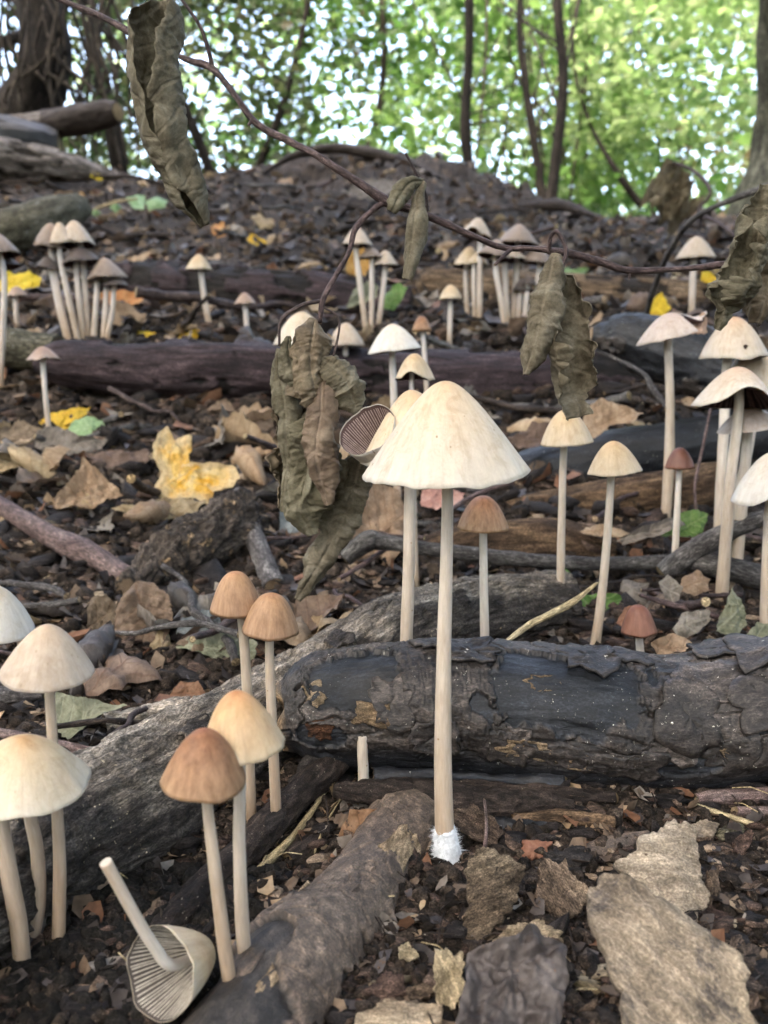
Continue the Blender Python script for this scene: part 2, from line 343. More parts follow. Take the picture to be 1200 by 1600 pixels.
M_redtwig = earthy('reddish_twig_bark', [(.05, .03, .028), (.10, .068, .062), (.18, .135, .122)], 1.6, (.3, 1, 1), rough=.6, bump=.5, bdist=.0004, endcol=[(.2, .14, .08), (.4, .3, .17)])
M_darkstick = earthy('dark_stick_bark', [(.012, .009, .008), (.03, .022, .018), (.07, .052, .042)], 1.3, (.3, 1, 1), rough=.6, bump=.8, bdist=.0006, endcol=[(.12, .075, .035), (.42, .3, .15)], specks=((.4, .35, .28), 3))
M_straw = earthy('straw', [(.16, .12, .06), (.32, .25, .14), (.46, .38, .24)], 3, (.15, 1, 1), rough=.6, bump=.3, bdist=.0002)
M_plankgrey = earthy('bleached_wood', [(.09, .075, .065), (.2, .17, .15), (.34, .31, .29)], .25, (.25, 1, 1), rough=.8, bump=.8, bdist=.003, mcol=[(.02, .016, .014), (.06, .05, .04)], endcol=[(.1, .07, .05), (.25, .17, .1)])
M_smooth = earthy('barkless_brown_wood', [(.05, .033, .02), (.12, .082, .052), (.22, .16, .105)], .4, (.16, 1, 1), rough=.75, bump=.7, bdist=.0015, endcol=[(.08, .05, .03), (.25, .17, .1)], mcol=[(.012, .01, .009), (.04, .03, .022)])

M_scaly = earthy('scaly_dark_bark', [(.022, .018, .016), (.055, .044, .036), (.11, .09, .075)], .9, (.5, 1, 1), rough=.8, bump=.9, bdist=.001, over=(.27, .185, .105), over_t=.60, over_s=1.1, endcol=[(.2, .13, .08), (.4, .3, .2)], specks=((.4, .34, .26), 2))
def d_rough(a1=.0012, f1=.8, a2=.0006, f2=3., st=.4, crack=0., thr=None, thick=.001, seed=0):
    k = np.array([st, 1, 1])
    def f(s, th, lc):
        d = a1 * fbm(lc * f1 * k, 4, seed) + a2 * fbm(lc * f2 * k, 3, seed + 5); m = np.zeros_like(d)
        if thr is not None:
            q = fbm(lc * .45 * np.array([.6, 1, 1]), 5, seed + 11); m = sm(thr, thr + .06, q); d = d + thick * (m if thick < 0 else m)
        if crack:
            a, b = cells(lc * np.array([1.1, 2.2, 2.2]) + .25 * fbm(lc * 2, 2, seed)[..., None], seed); d = d - crack * (1 - sm(.0, .16, b - a))
        return d, m
    return f
LOGC = []
def log(name, label, cat, pts, mat, nu=160, nv=64, disp=None, jag=.003, group=None, seed=0, parent=None, ref=(0, 0, 1), kind=None):
    C, r = pxpath(pts, nu)
    V, Fq, L, M = tube(C, r, nv, ref, disp or d_rough(seed=seed), True, jag, seed)
    o = build(MB().add(V, Fq, L, M), name, mat, label, cat, group, kind, parent)
    LOGC.append((C, r))
    return o, C, r
def bark_patch(parent, C, r, px_s, th0, ds, dth, lift, mat, seed, name='bark_flake', curl=.0012, mk=1.0):
    """a loose plate of bark on a log: s in 0..1 along it, th0 round it (radians), half sizes ds (m) and dth (rad)"""
    n = len(C); T, e1, e2 = frames(C, (0, 0, 1)); s = np.r_[0, np.cumsum(np.linalg.norm(np.diff(C, axis=0), axis=1))]
    nr, na = 7, 40; ph = np.linspace(0, 2 * np.pi, na, endpoint=False)
    out = 1 + .34 * fbm(np.stack([np.cos(ph) * 2.2, np.sin(ph) * 2.2, ph * 0 + seed], -1), 4, seed)
    sq = 1 / np.maximum(np.abs(np.cos(ph)), np.abs(np.sin(ph))) ** .7
    rr = np.linspace(0, 1, nr)[:, None] * (out * sq)[None]
    S_ = px_s * s[-1] + ds * rr * np.cos(ph); TH = th0 + dth * rr * np.sin(ph)
    i = np.clip(np.interp(S_, s, np.arange(n)), 0, n - 1)
    def at(A): return np.stack([np.interp(i, np.arange(n), A[:, k]) for k in range(3)], -1)
    c = at(C); u = np.cos(TH)[..., None] * at(e1) + np.sin(TH)[..., None] * at(e2); R = np.interp(i, np.arange(n), r)
    q = np.stack([S_ * 100, np.cos(TH) * R * 100, np.sin(TH) * R * 100], -1) + seed
    edge = np.linspace(0, 1, nr)[:, None] ** 3
    h = lift + .0005 * fbm(q * 1.6, 3, seed) + curl * edge * (.4 + fbm(q * .8, 2, seed + 2))
    a, b = cells(q * np.array([2., 2.6, 2.6]), seed); h = h - .0006 * (1 - sm(0, .15, b - a))
    top = c + u * (R + h)[..., None]; bot = c + u * (R + h - .0011)[..., None]
    V = np.concatenate([top, bot[-1:], bot[-2:-1] * 1]); L = np.concatenate([q, q[-1:], q[-2:-1]])
    M = np.concatenate([np.full((nr, na), mk), np.full((2, na), mk * .3)])
    return build(MB().add(V, gridf(nr + 2, na, True), L, M), name, mat, parent=parent)

M_pale = earthy('pale_torn_wood', [(.16, .11, .065), (.32, .24, .155), (.47, .375, .265)], 1.4, (.3, 1, 1), bump=.9, bdist=.0008, con=.6)
M_redwood = earthy('red_brown_wood', [(.03, .014, .009), (.085, .04, .022), (.16, .09, .05)], 1.4, (.2, 1, 1), bump=.9, bdist=.0008)
# the big charred log behind the tall mushroom
def d_big(s, th, lc):
    px = 452 + s / .0002035; deg = np.degrees(th); deg = np.where(deg > 180, deg - 360, deg)
    wob = fbm(lc * 1.1, 6, 31, .6); w2 = fbm(lc * np.array([2.5, 2.5, 2.5]), 4, 33)
    def hole(cx, cd, hx, hd): return ((np.abs(px - cx) / hx) ** 3 + (np.abs(deg - cd) / hd) ** 3) ** (1 / 3.) + .34 * wob + .16 * w2
    h = np.minimum.reduce([hole(868, 50, 128, 34), hole(548, 42, 66, 34), hole(1035, 95, 55, 16), hole(1175, 70, 30, 14), hole(500, 95, 50, 14)])
    bark = sm(.96, 1.0, h) * (1 - .9 * sm(98, 120, deg))
    fine = fbm(lc * np.array([.9, 6, 6]), 3, 7); fine2 = ridge(lc * np.array([7, .8, .8]), 3, 8)
    a, b = cells(lc * np.array([2.4, 1.1, 1.1]) + .2 * wob[..., None], 3); ck = 1 - sm(0, .12, b - a)
    big = 1 - sm(0, .045, np.abs(fbm(lc * np.array([.35, .5, .5]), 3, 61)))
    a3, b3 = cells(lc * np.array([4.2, 5.5, 5.5]) + .3 * w2[..., None], 13); ck3 = 1 - sm(0, .13, b3 - a3)
    d = .0012 * fbm(lc * .35, 3, 2) + bark * (.0013 + .0002 * fine + .00022 * fine2 * (px < 760) - .00018 * ck - .00022 * ck3 * (px < 780) + .00045 * w2 - .0010 * big + .0005 * np.maximum(0, fbm(lc * 1.3, 4, 90))) + (1 - bark) * (.0003 * fbm(lc * np.array([.5, 3, 3]), 4, 6) + .00012 * fbm(lc * np.array([2, 14, 14]), 2, 66))
    d = d - .0022 * sm(.42, .7, fbm(lc * .6, 4, 44)) * sm(85, 110, deg) + .0016 * fbm(lc * np.array([.16, .3, .3]), 2, 71) - .0020 * (1 - sm(0, .035, np.abs(fbm(lc * np.array([.15, .55, .55]), 4, 72)))) * bark
    return d, bark
blog, BC, BR = log('charred_log', 'big charred black log with cracked bark lying right behind the tallest cream mushroom', 'log',
    [(452, 1122, .266, 46), (480, 1116, .2665, 70), (520, 1110, .267, 84), (600, 1106, .268, 95), (700, 1106, .270, 101), (900, 1120, .272, 103), (1050, 1130, .272, 103), (1200, 1113, .272, 103), (1400, 1095, .275, 106)], M_char, 620, 300, d_big, .006, seed=1)
for i, (sx, th, ds, dth) in enumerate([(.44, 96, .0062, .28), (.60, 16, .0085, .32), (.80, 64, .010, .42), (.305, 6, .007, .26), (.62, 100, .010, .2), (.70, 104, .008, .22), (.20, 66, .0055, .34), (.93, -4, .010, .30), (1.0, 14, .009, .4), (.70, 2, .007, .25), (.86, 40, .012, .30), (.98, 62, .012, .36), (.76, 86, .009, .22), (.28, 92, .007, .24), (.36, 22, .008, .22), (.90, 92, .010, .2)]):
    bark_patch(blog, BC, BR, sx * .77, rad(th), ds, dth, .0021 + .0005 * (i % 3), M_char, 50 + i)
for i, (sx, th, ds, dth) in enumerate([(.388, 45, .0050, .11), (.365, 98, .0080, .12), (.47, 104, .007, .10), (.70, 96, .006, .12), (.13, 74, .005, .16)]):
    T_ = earthy('torn_wood', [(.09, .058, .034), (.20, .14, .085), (.34, .26, .17)], 1.2, (.3, 1, 1), bump=.9, bdist=.001, con=.6) if i == 0 else T_
    bark_patch(blog, BC, BR, sx, rad(th), ds, dth, .0011 if i == 0 else .0021, T_, 70 + i, 'torn_wood_patch', .0006)

bark_patch(blog, BC, BR, .045, rad(48), .0032, .24, .0006, M_pale, 76, 'torn_wood_patch', .0006); bark_patch(blog, BC, BR, .05, rad(88), .0042, .22, .0006, M_redwood, 77, 'torn_wood_patch', .0006)
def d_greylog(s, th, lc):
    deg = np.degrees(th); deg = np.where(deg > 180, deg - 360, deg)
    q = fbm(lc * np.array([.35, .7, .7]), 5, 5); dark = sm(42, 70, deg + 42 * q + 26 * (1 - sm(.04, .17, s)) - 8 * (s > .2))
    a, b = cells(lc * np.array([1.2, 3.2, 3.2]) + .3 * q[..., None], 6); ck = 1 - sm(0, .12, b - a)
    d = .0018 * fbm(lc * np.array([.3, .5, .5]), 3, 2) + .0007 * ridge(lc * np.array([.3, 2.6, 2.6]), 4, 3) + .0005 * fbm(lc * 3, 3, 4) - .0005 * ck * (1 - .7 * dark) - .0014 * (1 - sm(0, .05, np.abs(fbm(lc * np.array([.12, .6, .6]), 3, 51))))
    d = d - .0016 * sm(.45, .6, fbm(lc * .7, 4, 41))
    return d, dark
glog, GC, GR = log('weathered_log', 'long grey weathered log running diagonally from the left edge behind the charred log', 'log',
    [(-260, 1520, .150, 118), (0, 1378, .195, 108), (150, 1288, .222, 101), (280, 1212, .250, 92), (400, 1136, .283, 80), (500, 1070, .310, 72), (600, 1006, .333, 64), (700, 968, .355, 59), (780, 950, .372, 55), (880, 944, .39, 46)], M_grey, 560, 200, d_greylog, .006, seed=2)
for i, (sx, th, ds, dth) in enumerate([(.60, 20, .006, .25), (.78, 40, .005, .22), (.42, 52, .0075, .26), (.35, 30, .006, .22)]):
    bark_patch(glog, GC, GR, sx, rad(th), ds, dth, .0008, M_grey, 80 + i)
def d_front(s, th, lc):
    deg = np.degrees(th); deg = np.where(deg > 180, deg - 360, deg)
    q = fbm(lc * .9, 5, 9, .45); peeled = np.clip(sm(.088, .0885, s + .010 * q + .008 * np.sin(th * 2 + 1)) + sm(.40, .42, fbm(lc * .5, 4, 77, .4)), 0, 1)
    d = .0015 * fbm(lc * .4, 2, 2) + (1 - peeled) * (.0016 + .00028 * fbm(lc * 2.4, 4, 3) + .00025 * np.maximum(0, fbm(lc * 1.1, 4, 91)) - .0007 * (1 - sm(0, .05, np.abs(fbm(lc * .8, 3, 13))))) + .0002 * fbm(lc * 5, 2, 1)
    return d, peeled
flog, FC, FR = log('front_log', 'purple brown log with peeling bark pointing at the camera beside the white stem foot', 'log',
    [(668, 1272, .246, 34), (636, 1302, .235, 52), (562, 1392, .206, 62), (478, 1498, .180, 73), (390, 1618, .158, 86), (328, 1720, .145, 94)], M_front, 330, 200, d_front, .004, seed=3)
M_pale = earthy('pale_torn_wood', [(.16, .11, .065), (.32, .24, .155), (.47, .375, .265)], 1.4, (.3, 1, 1), bump=.9, bdist=.0008, con=.6)
for i, (sx, th, ds, dth) in enumerate([(.25, -40, .0115, .40), (.60, 62, .009, .30), (.80, -16, .007, .12)]): bark_patch(flog, FC, FR, sx, rad(th), ds, dth, .0009, M_pale, 90 + i, 'torn_wood_patch', .0004)
for i, (sx, th, ds, dth) in enumerate([(.60, -14, .010, .34), (.72, 30, .012, .4)]): bark_patch(flog, FC, FR, sx, rad(th), ds, dth, .0012, M_front, 96 + i, mk=0)

LOGS = [
 ('fallen_stick', 'dark stick running from the fallen upturned mushroom up to the charred log', 'stick', [(540, 1182, .258, 12), (500, 1212, .25, 22), (440, 1268, .235, 25), (350, 1362, .211, 28), (270, 1442, .192, 27), (190, 1535, .174, 23), (110, 1630, .159, 22)], M_darkstick, 160, 40, d_rough(.0008, .9, .0005, 3, .4, .0004, seed=4)),
 ('fallen_stick', 'flaky bark covered stick lying level in front of the charred log', 'stick', [(523, 1232, .240, 10), (560, 1236, .240, 21), (640, 1242, .240, 24), (740, 1250, .240, 25), (830, 1256, .240, 23), (895, 1264, .239, 12)], M_darkstick, 160, 48, d_rough(.0009, 1.2, .0007, 3, .7, .0005, seed=5)),
 ('fallen_stick', 'thin black stick wedged under the front edge of the charred log', 'stick', [(585, 1212, .252, 10), (700, 1214, .252, 13), (880, 1226, .252, 12)], M_char, 80, 24, d_rough(seed=6)),
 ('fallen_stick', 'short black stick lying to the right of the white stem foot', 'stick', [(752, 1288, .236, 14), (820, 1296, .235, 21), (915, 1306, .234, 18)], M_char, 80, 32, d_rough(.0008, .8, .0006, 2, .4, .0004, seed=7)),
 ('fallen_stick', 'dark grey stick lying between the flaky stick and the charred log', 'stick', [(620, 1226, .250, 10), (740, 1234, .249, 15), (860, 1240, .248, 14), (960, 1246, .247, 9)], M_darkstick, 90, 30, d_rough(.0006, 1, .0005, 3, .5, .0004, seed=52)),
 ('fallen_stick', 'blackened splinter lying below the flaky stick at its right end', 'stick', [(800, 1276, .236, 9), (880, 1278, .236, 15), (960, 1286, .234, 10)], M_rot, 70, 30, d_rough(.0006, 1, .0005, 3, .3, seed=53)),
 ('cut_stick', 'short dark stick showing its pale round cut end', 'stick', [(447, 1348, .2205, 20), (475, 1330, .2255, 21), (520, 1300, .235, 20), (580, 1275, .245, 16)], M_darkstick, 60, 32, d_rough(.0004, .8, .0003, 3, seed=8)),
 ('cut_stick', 'thinner dark stick with tan cut end above the short cut stick', 'stick', [(517, 1286, .236, 9), (530, 1255, .246, 11), (545, 1225, .257, 11)], M_darkstick, 40, 24, d_rough(.0003, .8, .0002, 3, seed=9)),
 ('grey_root', 'purple grey root lying between the bark chips right of centre', 'root', [(868, 1334, .226, 10), (900, 1345, .223, 18), (960, 1325, .226, 20), (1015, 1308, .229, 12)], M_front, 70, 32, d_rough(.0005, 1, .0003, 3, seed=10)),
 ('broken_log', 'scaly dark broken log end with pale top lying left of the hanging leaf cluster', 'log', [(205, 930, .415, 28), (250, 890, .44, 46), (310, 856, .46, 52), (362, 822, .485, 54), (388, 800, .50, 40)], M_scaly, 220, 130, d_rough(.003, .6, .0018, 2.2, .8, .0012, .0, -.0016, seed=11)),
 ('grey_stick', 'upright pointing grey stick with pale tip beside the yellow maple leaf', 'stick', [(372, 768, .52, 9), (380, 790, .505, 14), (400, 845, .465, 16), (428, 918, .42, 18)], M_greytwig, 90, 28, d_rough(.0006, .8, .0003, 3, seed=12)),
 ('reddish_stick', 'pinkish red stick with a knot entering from the left edge', 'stick', [(-60, 752, .545, 15), (0, 790, .515, 15), (80, 838, .475, 16), (118, 858, .46, 21), (150, 872, .45, 17), (200, 903, .43, 16)], M_redtwig, 120, 28, d_rough(.0007, .6, .0003, 3, seed=13)),
 ('grey_branch', 'long thin grey branch lying level behind the tan capped mushrooms', 'branch', [(540, 872, .44, 13), (575, 846, .44, 17), (600, 848, .44, 13), (700, 862, .435, 12), (880, 879, .43, 12), (1040, 880, .43, 12), (1120, 886, .42, 18), (1210, 905, .415, 20), (1300, 915, .41, 20)], M_greytwig, 200, 28, d_rough(.0007, .6, .0003, 3, seed=14)),
 ('grey_branch', 'short dark branch with tan cut end crossing the long grey branch at right', 'branch', [(1035, 896, .425, 15), (1070, 870, .425, 18), (1110, 845, .425, 17), (1150, 825, .422, 14), (1198, 808, .42, 10)], M_greytwig, 90, 28, d_rough(.0006, .8, .0003, 3, seed=15)),
 ('black_log', 'smooth black log behind the two tan mushrooms right of centre', 'log', [(680, 800, .60, 32), (800, 757, .60, 42), (950, 718, .60, 44), (1100, 692, .60, 43), (1320, 664, .62, 44)], M_char, 220, 90, d_rough(.0014, .4, .0006, 2, .4, seed=16)),
 ('rotten_log', 'brown rotten fibrous log in front of the smooth black log', 'log', [(760, 812, .54, 16), (830, 803, .54, 27), (960, 786, .54, 36), (1060, 770, .54, 36), (1140, 752, .545, 30)], M_rot, 200, 90, d_rough(.002, .5, .0014, 1.6, .16, seed=17)),
 ('rotten_log', 'flat grey brown slab of rotten wood under the level grey branch', 'log', [(640, 870, .47, 22), (740, 852, .475, 36), (860, 850, .475, 38), (960, 862, .47, 22)], M_rot, 140, 70, d_rough(.0016, .5, .001, 1.6, .2, seed=18)),
 ('purple_log', 'long purple brown log across the middle below the left mushroom cluster', 'log', [(60, 565, .74, 20), (100, 568, .74, 36), (200, 575, .745, 43), (400, 581, .75, 48), (600, 594, .76, 50), (800, 600, .77, 50), (930, 590, .78, 42), (1000, 588, .78, 30)], M_purple, 320, 110, d_rough(.002, .35, .0014, 1.2, .2, 0, .12, -.003, seed=19)),
 ('mossy_log', 'mossy grey log at the left edge ending behind the purple log', 'log', [(-120, 530, .80, 32), (0, 542, .79, 33), (90, 552, .785, 30)], M_moss, 100, 60, d_rough(.0016, .5, .001, 2, .5, seed=20)),
 ('burnt_log', 'burnt black log with pale splintered end below the yellow leaf at right', 'log', [(925, 522, .65, 10), (945, 524, .65, 26), (985, 528, .645, 42), (1060, 555, .635, 50), (1180, 598, .62, 52), (1300, 630, .61, 54)], M_char, 200, 100, d_rough(.002, .4, .0012, 1.6, .3, .0006, .1, .002, seed=21)),
 ('far_log', 'dark brown log behind the left mushroom cluster and its orange leaf', 'log', [(165, 436, 1.12, 18), (210, 440, 1.10, 36), (330, 458, 1.07, 46), (480, 470, 1.05, 46), (640, 486, 1.04, 34)], M_purple, 180, 80, d_rough(.003, .3, .002, 1.2, .2, 0, .1, -.004, seed=22)),
 ('far_log', 'bare light brown log behind the clustered grey caps on the right', 'log', [(655, 440, 1.14, 14), (690, 445, 1.13, 28), (850, 460, 1.12, 33), (1000, 468, 1.11, 34), (1140, 474, 1.10, 30), (1300, 480, 1.1, 28)], M_smooth, 200, 80, d_rough(.0026, .3, .0018, 1.4, .12, 0, .25, -.003, seed=23)),
 ('far_log', 'blurred dark log at the left edge above the grey mushroom caps', 'log', [(-120, 400, 1.5, 36), (20, 364, 1.55, 34), (90, 338, 1.62, 30), (128, 322, 1.68, 18)], M_moss, 100, 50, d_rough(.004, .2, .002, 1, .3, seed=24)),
 ('bleached_plank', 'bleached grey split trunk lying on the bank at far left', 'log', [(-200, 222, 2.3, 40), (0, 248, 2.4, 32), (100, 262, 2.45, 24), (185, 276, 2.5, 9)], M_plankgrey, 120, 60, d_rough(.008, .12, .003, .7, .12, 0, .2, -.005, seed=25)),
 ('burnt_log', 'black burnt trunk lying above the bleached trunk at far left', 'log', [(-200, 205, 2.6, 40), (0, 218, 2.65, 36), (90, 232, 2.7, 28)], M_char, 100, 60, d_rough(.008, .12, .004, .7, .2, seed=26)),
 ('grey_log', 'narrow grey trunk resting on top of the burnt trunk', 'log', [(-200, 185, 2.65, 16), (0, 196, 2.7, 14), (88, 190, 2.75, 16)], M_plankgrey, 80, 40, d_rough(.006, .12, .003, .7, .2, seed=27)),
 ('log_stub', 'dark rounded log stub pointing right at the foot of the dark tree', 'log', [(70, 196, 2.75, 22), (120, 188, 2.7, 24), (165, 178, 2.68, 20), (184, 174, 2.66, 14)], M_darkstick, 80, 50, d_rough(.004, .2, .002, .8, .3, seed=28)),
 ('ridge_branch', 'crooked dark branch lying along the top of the bank above the hanging leaf', 'branch', [(408, 272, 2.75, 4), (460, 243, 2.8, 7), (520, 232, 2.8, 9), (590, 242, 2.75, 9), (650, 262, 2.7, 7), (715, 292, 2.6, 5)], M_darkstick, 80, 16, d_rough(.003, .2, .001, 1, .3, seed=29)),
 ('ridge_branch', 'thin dark branch lying on the bank to the left of the curled upright leaf', 'branch', [(760, 330, 2.3, 4), (820, 324, 2.25, 7), (880, 322, 2.2, 8), (940, 342, 2.1, 5)], M_darkstick, 60, 16, d_rough(.003, .2, .001, 1, .3, seed=30)),
 ('bent_twig', 'tall bent grey twig rising in front of the yellow leaf at right', 'twig', [(1010, 492, .84, 4), (1022, 450, .80, 4), (1045, 395, .74, 5), (1075, 350, .70, 5), (1120, 322, .66, 5), (1215, 285, .62, 6)], M_greytwig, 80, 12, d_rough(.0004, .6, .0002, 3, seed=31)),
 ('bent_twig', 'pale thin twig slanting down left of the torn tilted mushroom', 'twig', [(930, 545, .66, 3), (1000, 580, .60, 4), (1018, 605, .585, 5), (1040, 632, .57, 5), (1050, 642, .56, 4)], M_greytwig, 60, 12, d_rough(.0004, .6, .0002, 3, seed=32)),
 ('bent_twig', 'small grey twig curving from the upright dead leaf to the bank', 'twig', [(1040, 250, 1.5, 3), (1085, 268, 1.45, 3), (1110, 300, 1.4, 3), (1092, 330, 1.4, 3), (1125, 350, 1.35, 3), (1160, 378, 1.3, 3)], M_twig, 70, 10, d_rough(.0004, .6, .0002, 3, seed=33)),
 ('red_stem', 'thin rusty red stem standing between the dark brown mushroom and right cluster', 'stem', [(1110, 640, .52, 2.5), (1098, 700, .50, 2.5), (1086, 760, .48, 2.5), (1090, 815, .47, 2.5)], M_redtwig, 40, 8, d_rough(.0001, .6, .0001, 3, seed=34)),
 ('straw', 'long dry straw slanting beside the pair of stems at lower centre', 'straw', [(312, 1442, .192, 7), (350, 1408, .20, 7), (420, 1345, .216, 7), (470, 1292, .231, 6), (505, 1240, .247, 4), (528, 1212, .255, 3)], M_straw, 90, 10, d_rough(.0002, .8, .0002, 4, seed=35)),
 ('straw', 'short pale straw leaning on the charred log below the tan mushroom', 'straw', [(786, 1006, .292, 4), (830, 975, .30, 5), (890, 944, .308, 5), (932, 912, .315, 2.5)], M_straw, 60, 10, d_rough(.0002, .8, .0002, 4, seed=36)),
 ('straw', 'pale straw lying under the reddish rods at the right edge', 'straw', [(1082, 1256, .243, 4), (1140, 1276, .24, 4), (1196, 1294, .237, 4)], M_straw, 40, 10, d_rough(.0002, .8, .0002, 4, seed=37)),
 ('straw', 'fine dry grass blade above the short cut stick', 'straw', [(492, 1330, .222, 1.8), (508, 1290, .232, 2), (533, 1246, .244, 1.4)], M_straw, 30, 8, d_rough(.0001, .8, .0001, 4, seed=38)),
 ('reddish_rod', 'smooth reddish brown rod at the right edge, the upper of two', 'stick', [(1088, 1250, .2475, 9), (1120, 1246, .248, 12), (1170, 1245, .248, 13), (1260, 1238, .248, 13)], M_redtwig, 60, 24, d_rough(.0004, .8, .0002, 3, seed=39)),
 ('reddish_rod', 'smooth reddish brown rod at the right edge, the lower of two', 'stick', [(1150, 1268, .242, 9), (1190, 1270, .242, 11), (1260, 1266, .242, 12)], M_redtwig, 60, 24, d_rough(.0004, .8, .0002, 3, seed=40)),
 ('arched_twig', 'thin arched twig in front of the crumpled dark leaf', 'twig', [(536, 1640, .155, 5), (538, 1560, .168, 5), (548, 1530, .172, 5), (580, 1496, .18, 5), (625, 1468, .188, 5), (680, 1461, .192, 5), (722, 1476, .188, 4), (742, 1500, .184, 3)], M_twig, 90, 12, d_rough(.0003, .8, .0002, 3, seed=41)),
 ('red_stem', 'thin upright reddish stalk just right of the white stem foot', 'stem', [(757, 1250, .226, 2.5), (760, 1290, .222, 3), (757, 1335, .216, 3)], M_redtwig, 30, 8, d_rough(.0001, .6, .0001, 3, seed=42)),
 ('fallen_twig', 'thin brown twig lying by the left mushrooms under their caps', 'twig', [(-20, 1140, .285, 8), (60, 1158, .278, 9), (160, 1180, .27, 8)], M_redtwig, 60, 16, d_rough(.0004, .8, .0002, 3, seed=43)),
 ('fallen_twig', 'scaly grey twig lying against the top of the weathered log at left', 'twig', [(165, 1135, .29, 16), (220, 1122, .295, 19), (300, 1106, .30, 16)], M_grey, 80, 40, d_rough(.001, 1, .0006, 3, .7, .0006, seed=44)),
 ('fallen_twig', 'bluish grey stick at the left edge behind the tan cap', 'twig', [(-40, 1085, .31, 14), (20, 1086, .308, 14), (70, 1082, .306, 10)], M_greytwig, 60, 20, d_rough(.0005, .8, .0002, 3, seed=45)),
 ('fallen_twig', 'slim dark twig lying left of the curled brown leaf', 'twig', [(60, 940, .42, 6), (120, 934, .425, 7), (180, 928, .43, 6)], M_twig, 40, 12, d_rough(.0004, .8, .0002, 3, seed=46)),
 ('fallen_twig', 'red twig slanting behind the lower hanging leaf', 'twig', [(530, 905, .42, 4), (570, 880, .44, 4), (620, 845, .46, 4)], M_redtwig, 40, 10, d_rough(.0002, .8, .0002, 3, seed=47)),
 ('fallen_twig', 'thin pinkish twig slanting under the rim of the tallest mushroom', 'twig', [(700, 800, .48, 4), (740, 775, .50, 4), (800, 752, .52, 4)], M_redtwig, 40, 10, d_rough(.0002, .8, .0002, 3, seed=48)),
 ('fallen_twig', 'thin twig lying flat beside the skeleton leaf at right', 'twig', [(1000, 930, .375, 3), (1050, 945, .37, 5), (1110, 960, .365, 5), (1150, 975, .36, 4)], M_twig, 40, 10, d_rough(.0003, .8, .0002, 3, seed=49)),
]
GROUPS = {'fallen_stick': 'dark sticks lying round the charred log', 'cut_stick': 'sticks with pale cut ends', 'grey_branch': 'grey branches behind the tan mushrooms', 'rotten_log': 'rotten brown logs right of centre', 'far_log': 'far logs on the slope', 'ridge_branch': 'branches on the top of the bank', 'bent_twig': 'bent twigs on the right slope', 'red_stem': 'thin red stalks', 'straw': 'dry straws', 'reddish_rod': 'reddish rods at the right edge', 'fallen_twig': 'twigs lying on the ground'}
for (nm, lb, ct, pts, mt, nu, nv, dp) in LOGS:
    log(nm, lb, ct, pts, mt, nu, nv, dp, .0012, GROUPS.get(nm), len(lb), ref=(0, -.3, 1))

# the slender branch that hangs across the view
hb, _, _ = log('hanging_branch', 'slender dark branch crossing the upper half with dead leaves hanging from it', 'branch',
    [(0, -60, .345, 3.96), (80, -8, .34, 3.96), (150, 22, .335, 3.96), (215, 56, .33, 3.96), (290, 92, .325, 4.62), (330, 106, .32, 5.94), (362, 142, .315, 5.28), (400, 192, .31, 5.94), (450, 220, .305, 5.28), (500, 246, .30, 5.28), (560, 285, .30, 5.94), (606, 315, .30, 7.26), (640, 326, .30, 5.94), (680, 342, .30, 5.94), (740, 369, .30, 5.94), (790, 387, .30, 5.94), (830, 388, .30, 5.28), (890, 396, .30, 5.28), (940, 410, .30, 5.28), (985, 423, .30, 6.60), (1060, 420, .30, 5.28), (1120, 415, .30, 5.28), (1162, 408, .30, 4.62)], M_twig, 420, 18, d_rough(.0004, .8, .00022, 4, .4, seed=60), .0005, seed=60)
for i, pts in enumerate([[(262, -40, .318, 2.64), (285, 0, .318, 2.64), (312, 40, .318, 3.30), (326, 80, .319, 3.30), (332, 108, .32, 3.96)],
    [(606, 314, .30, 4.62), (585, 326, .299, 3.30), (556, 356, .298, 3.96), (545, 395, .297, 3.30), (525, 430, .296, 3.30), (505, 468, .295, 3.96), (500, 505, .295, 2.64)],
    [(858, 396, .30, 3.30), (860, 372, .297, 2.64), (870, 362, .295, 2.64), (882, 382, .293, 2.64), (884, 402, .292, 2.64), (868, 440, .291, 1.98)],
    [(634, 240, .297, 1.65), (650, 270, .297, 1.98), (664, 300, .298, 1.98), (668, 330, .30, 2.64)],
    [(800, 388, .30, 2.64), (785, 402, .296, 2.64), (773, 414, .294, 1.98)], [(395, 186, .31, 2.64), (388, 196, .309, 1.98)], [(985, 424, .30, 2.64), (983, 436, .299, 1.98)], [(500, 470, .295, 2.64), (470, 478, .294, 2.64), (440, 500, .293, 2.64), (436, 540, .293, 1.98)],
    [(505, 480, .295, 1.98), (530, 500, .293, 1.98), (520, 560, .292, 1.98), (505, 590, .292, 1.98)]]):
    log('side_twig', None, None, pts, M_twig, 60, 10, d_rough(.0002, .8, .0001, 4, seed=61 + i), .0003, seed=61 + i, parent=hb)
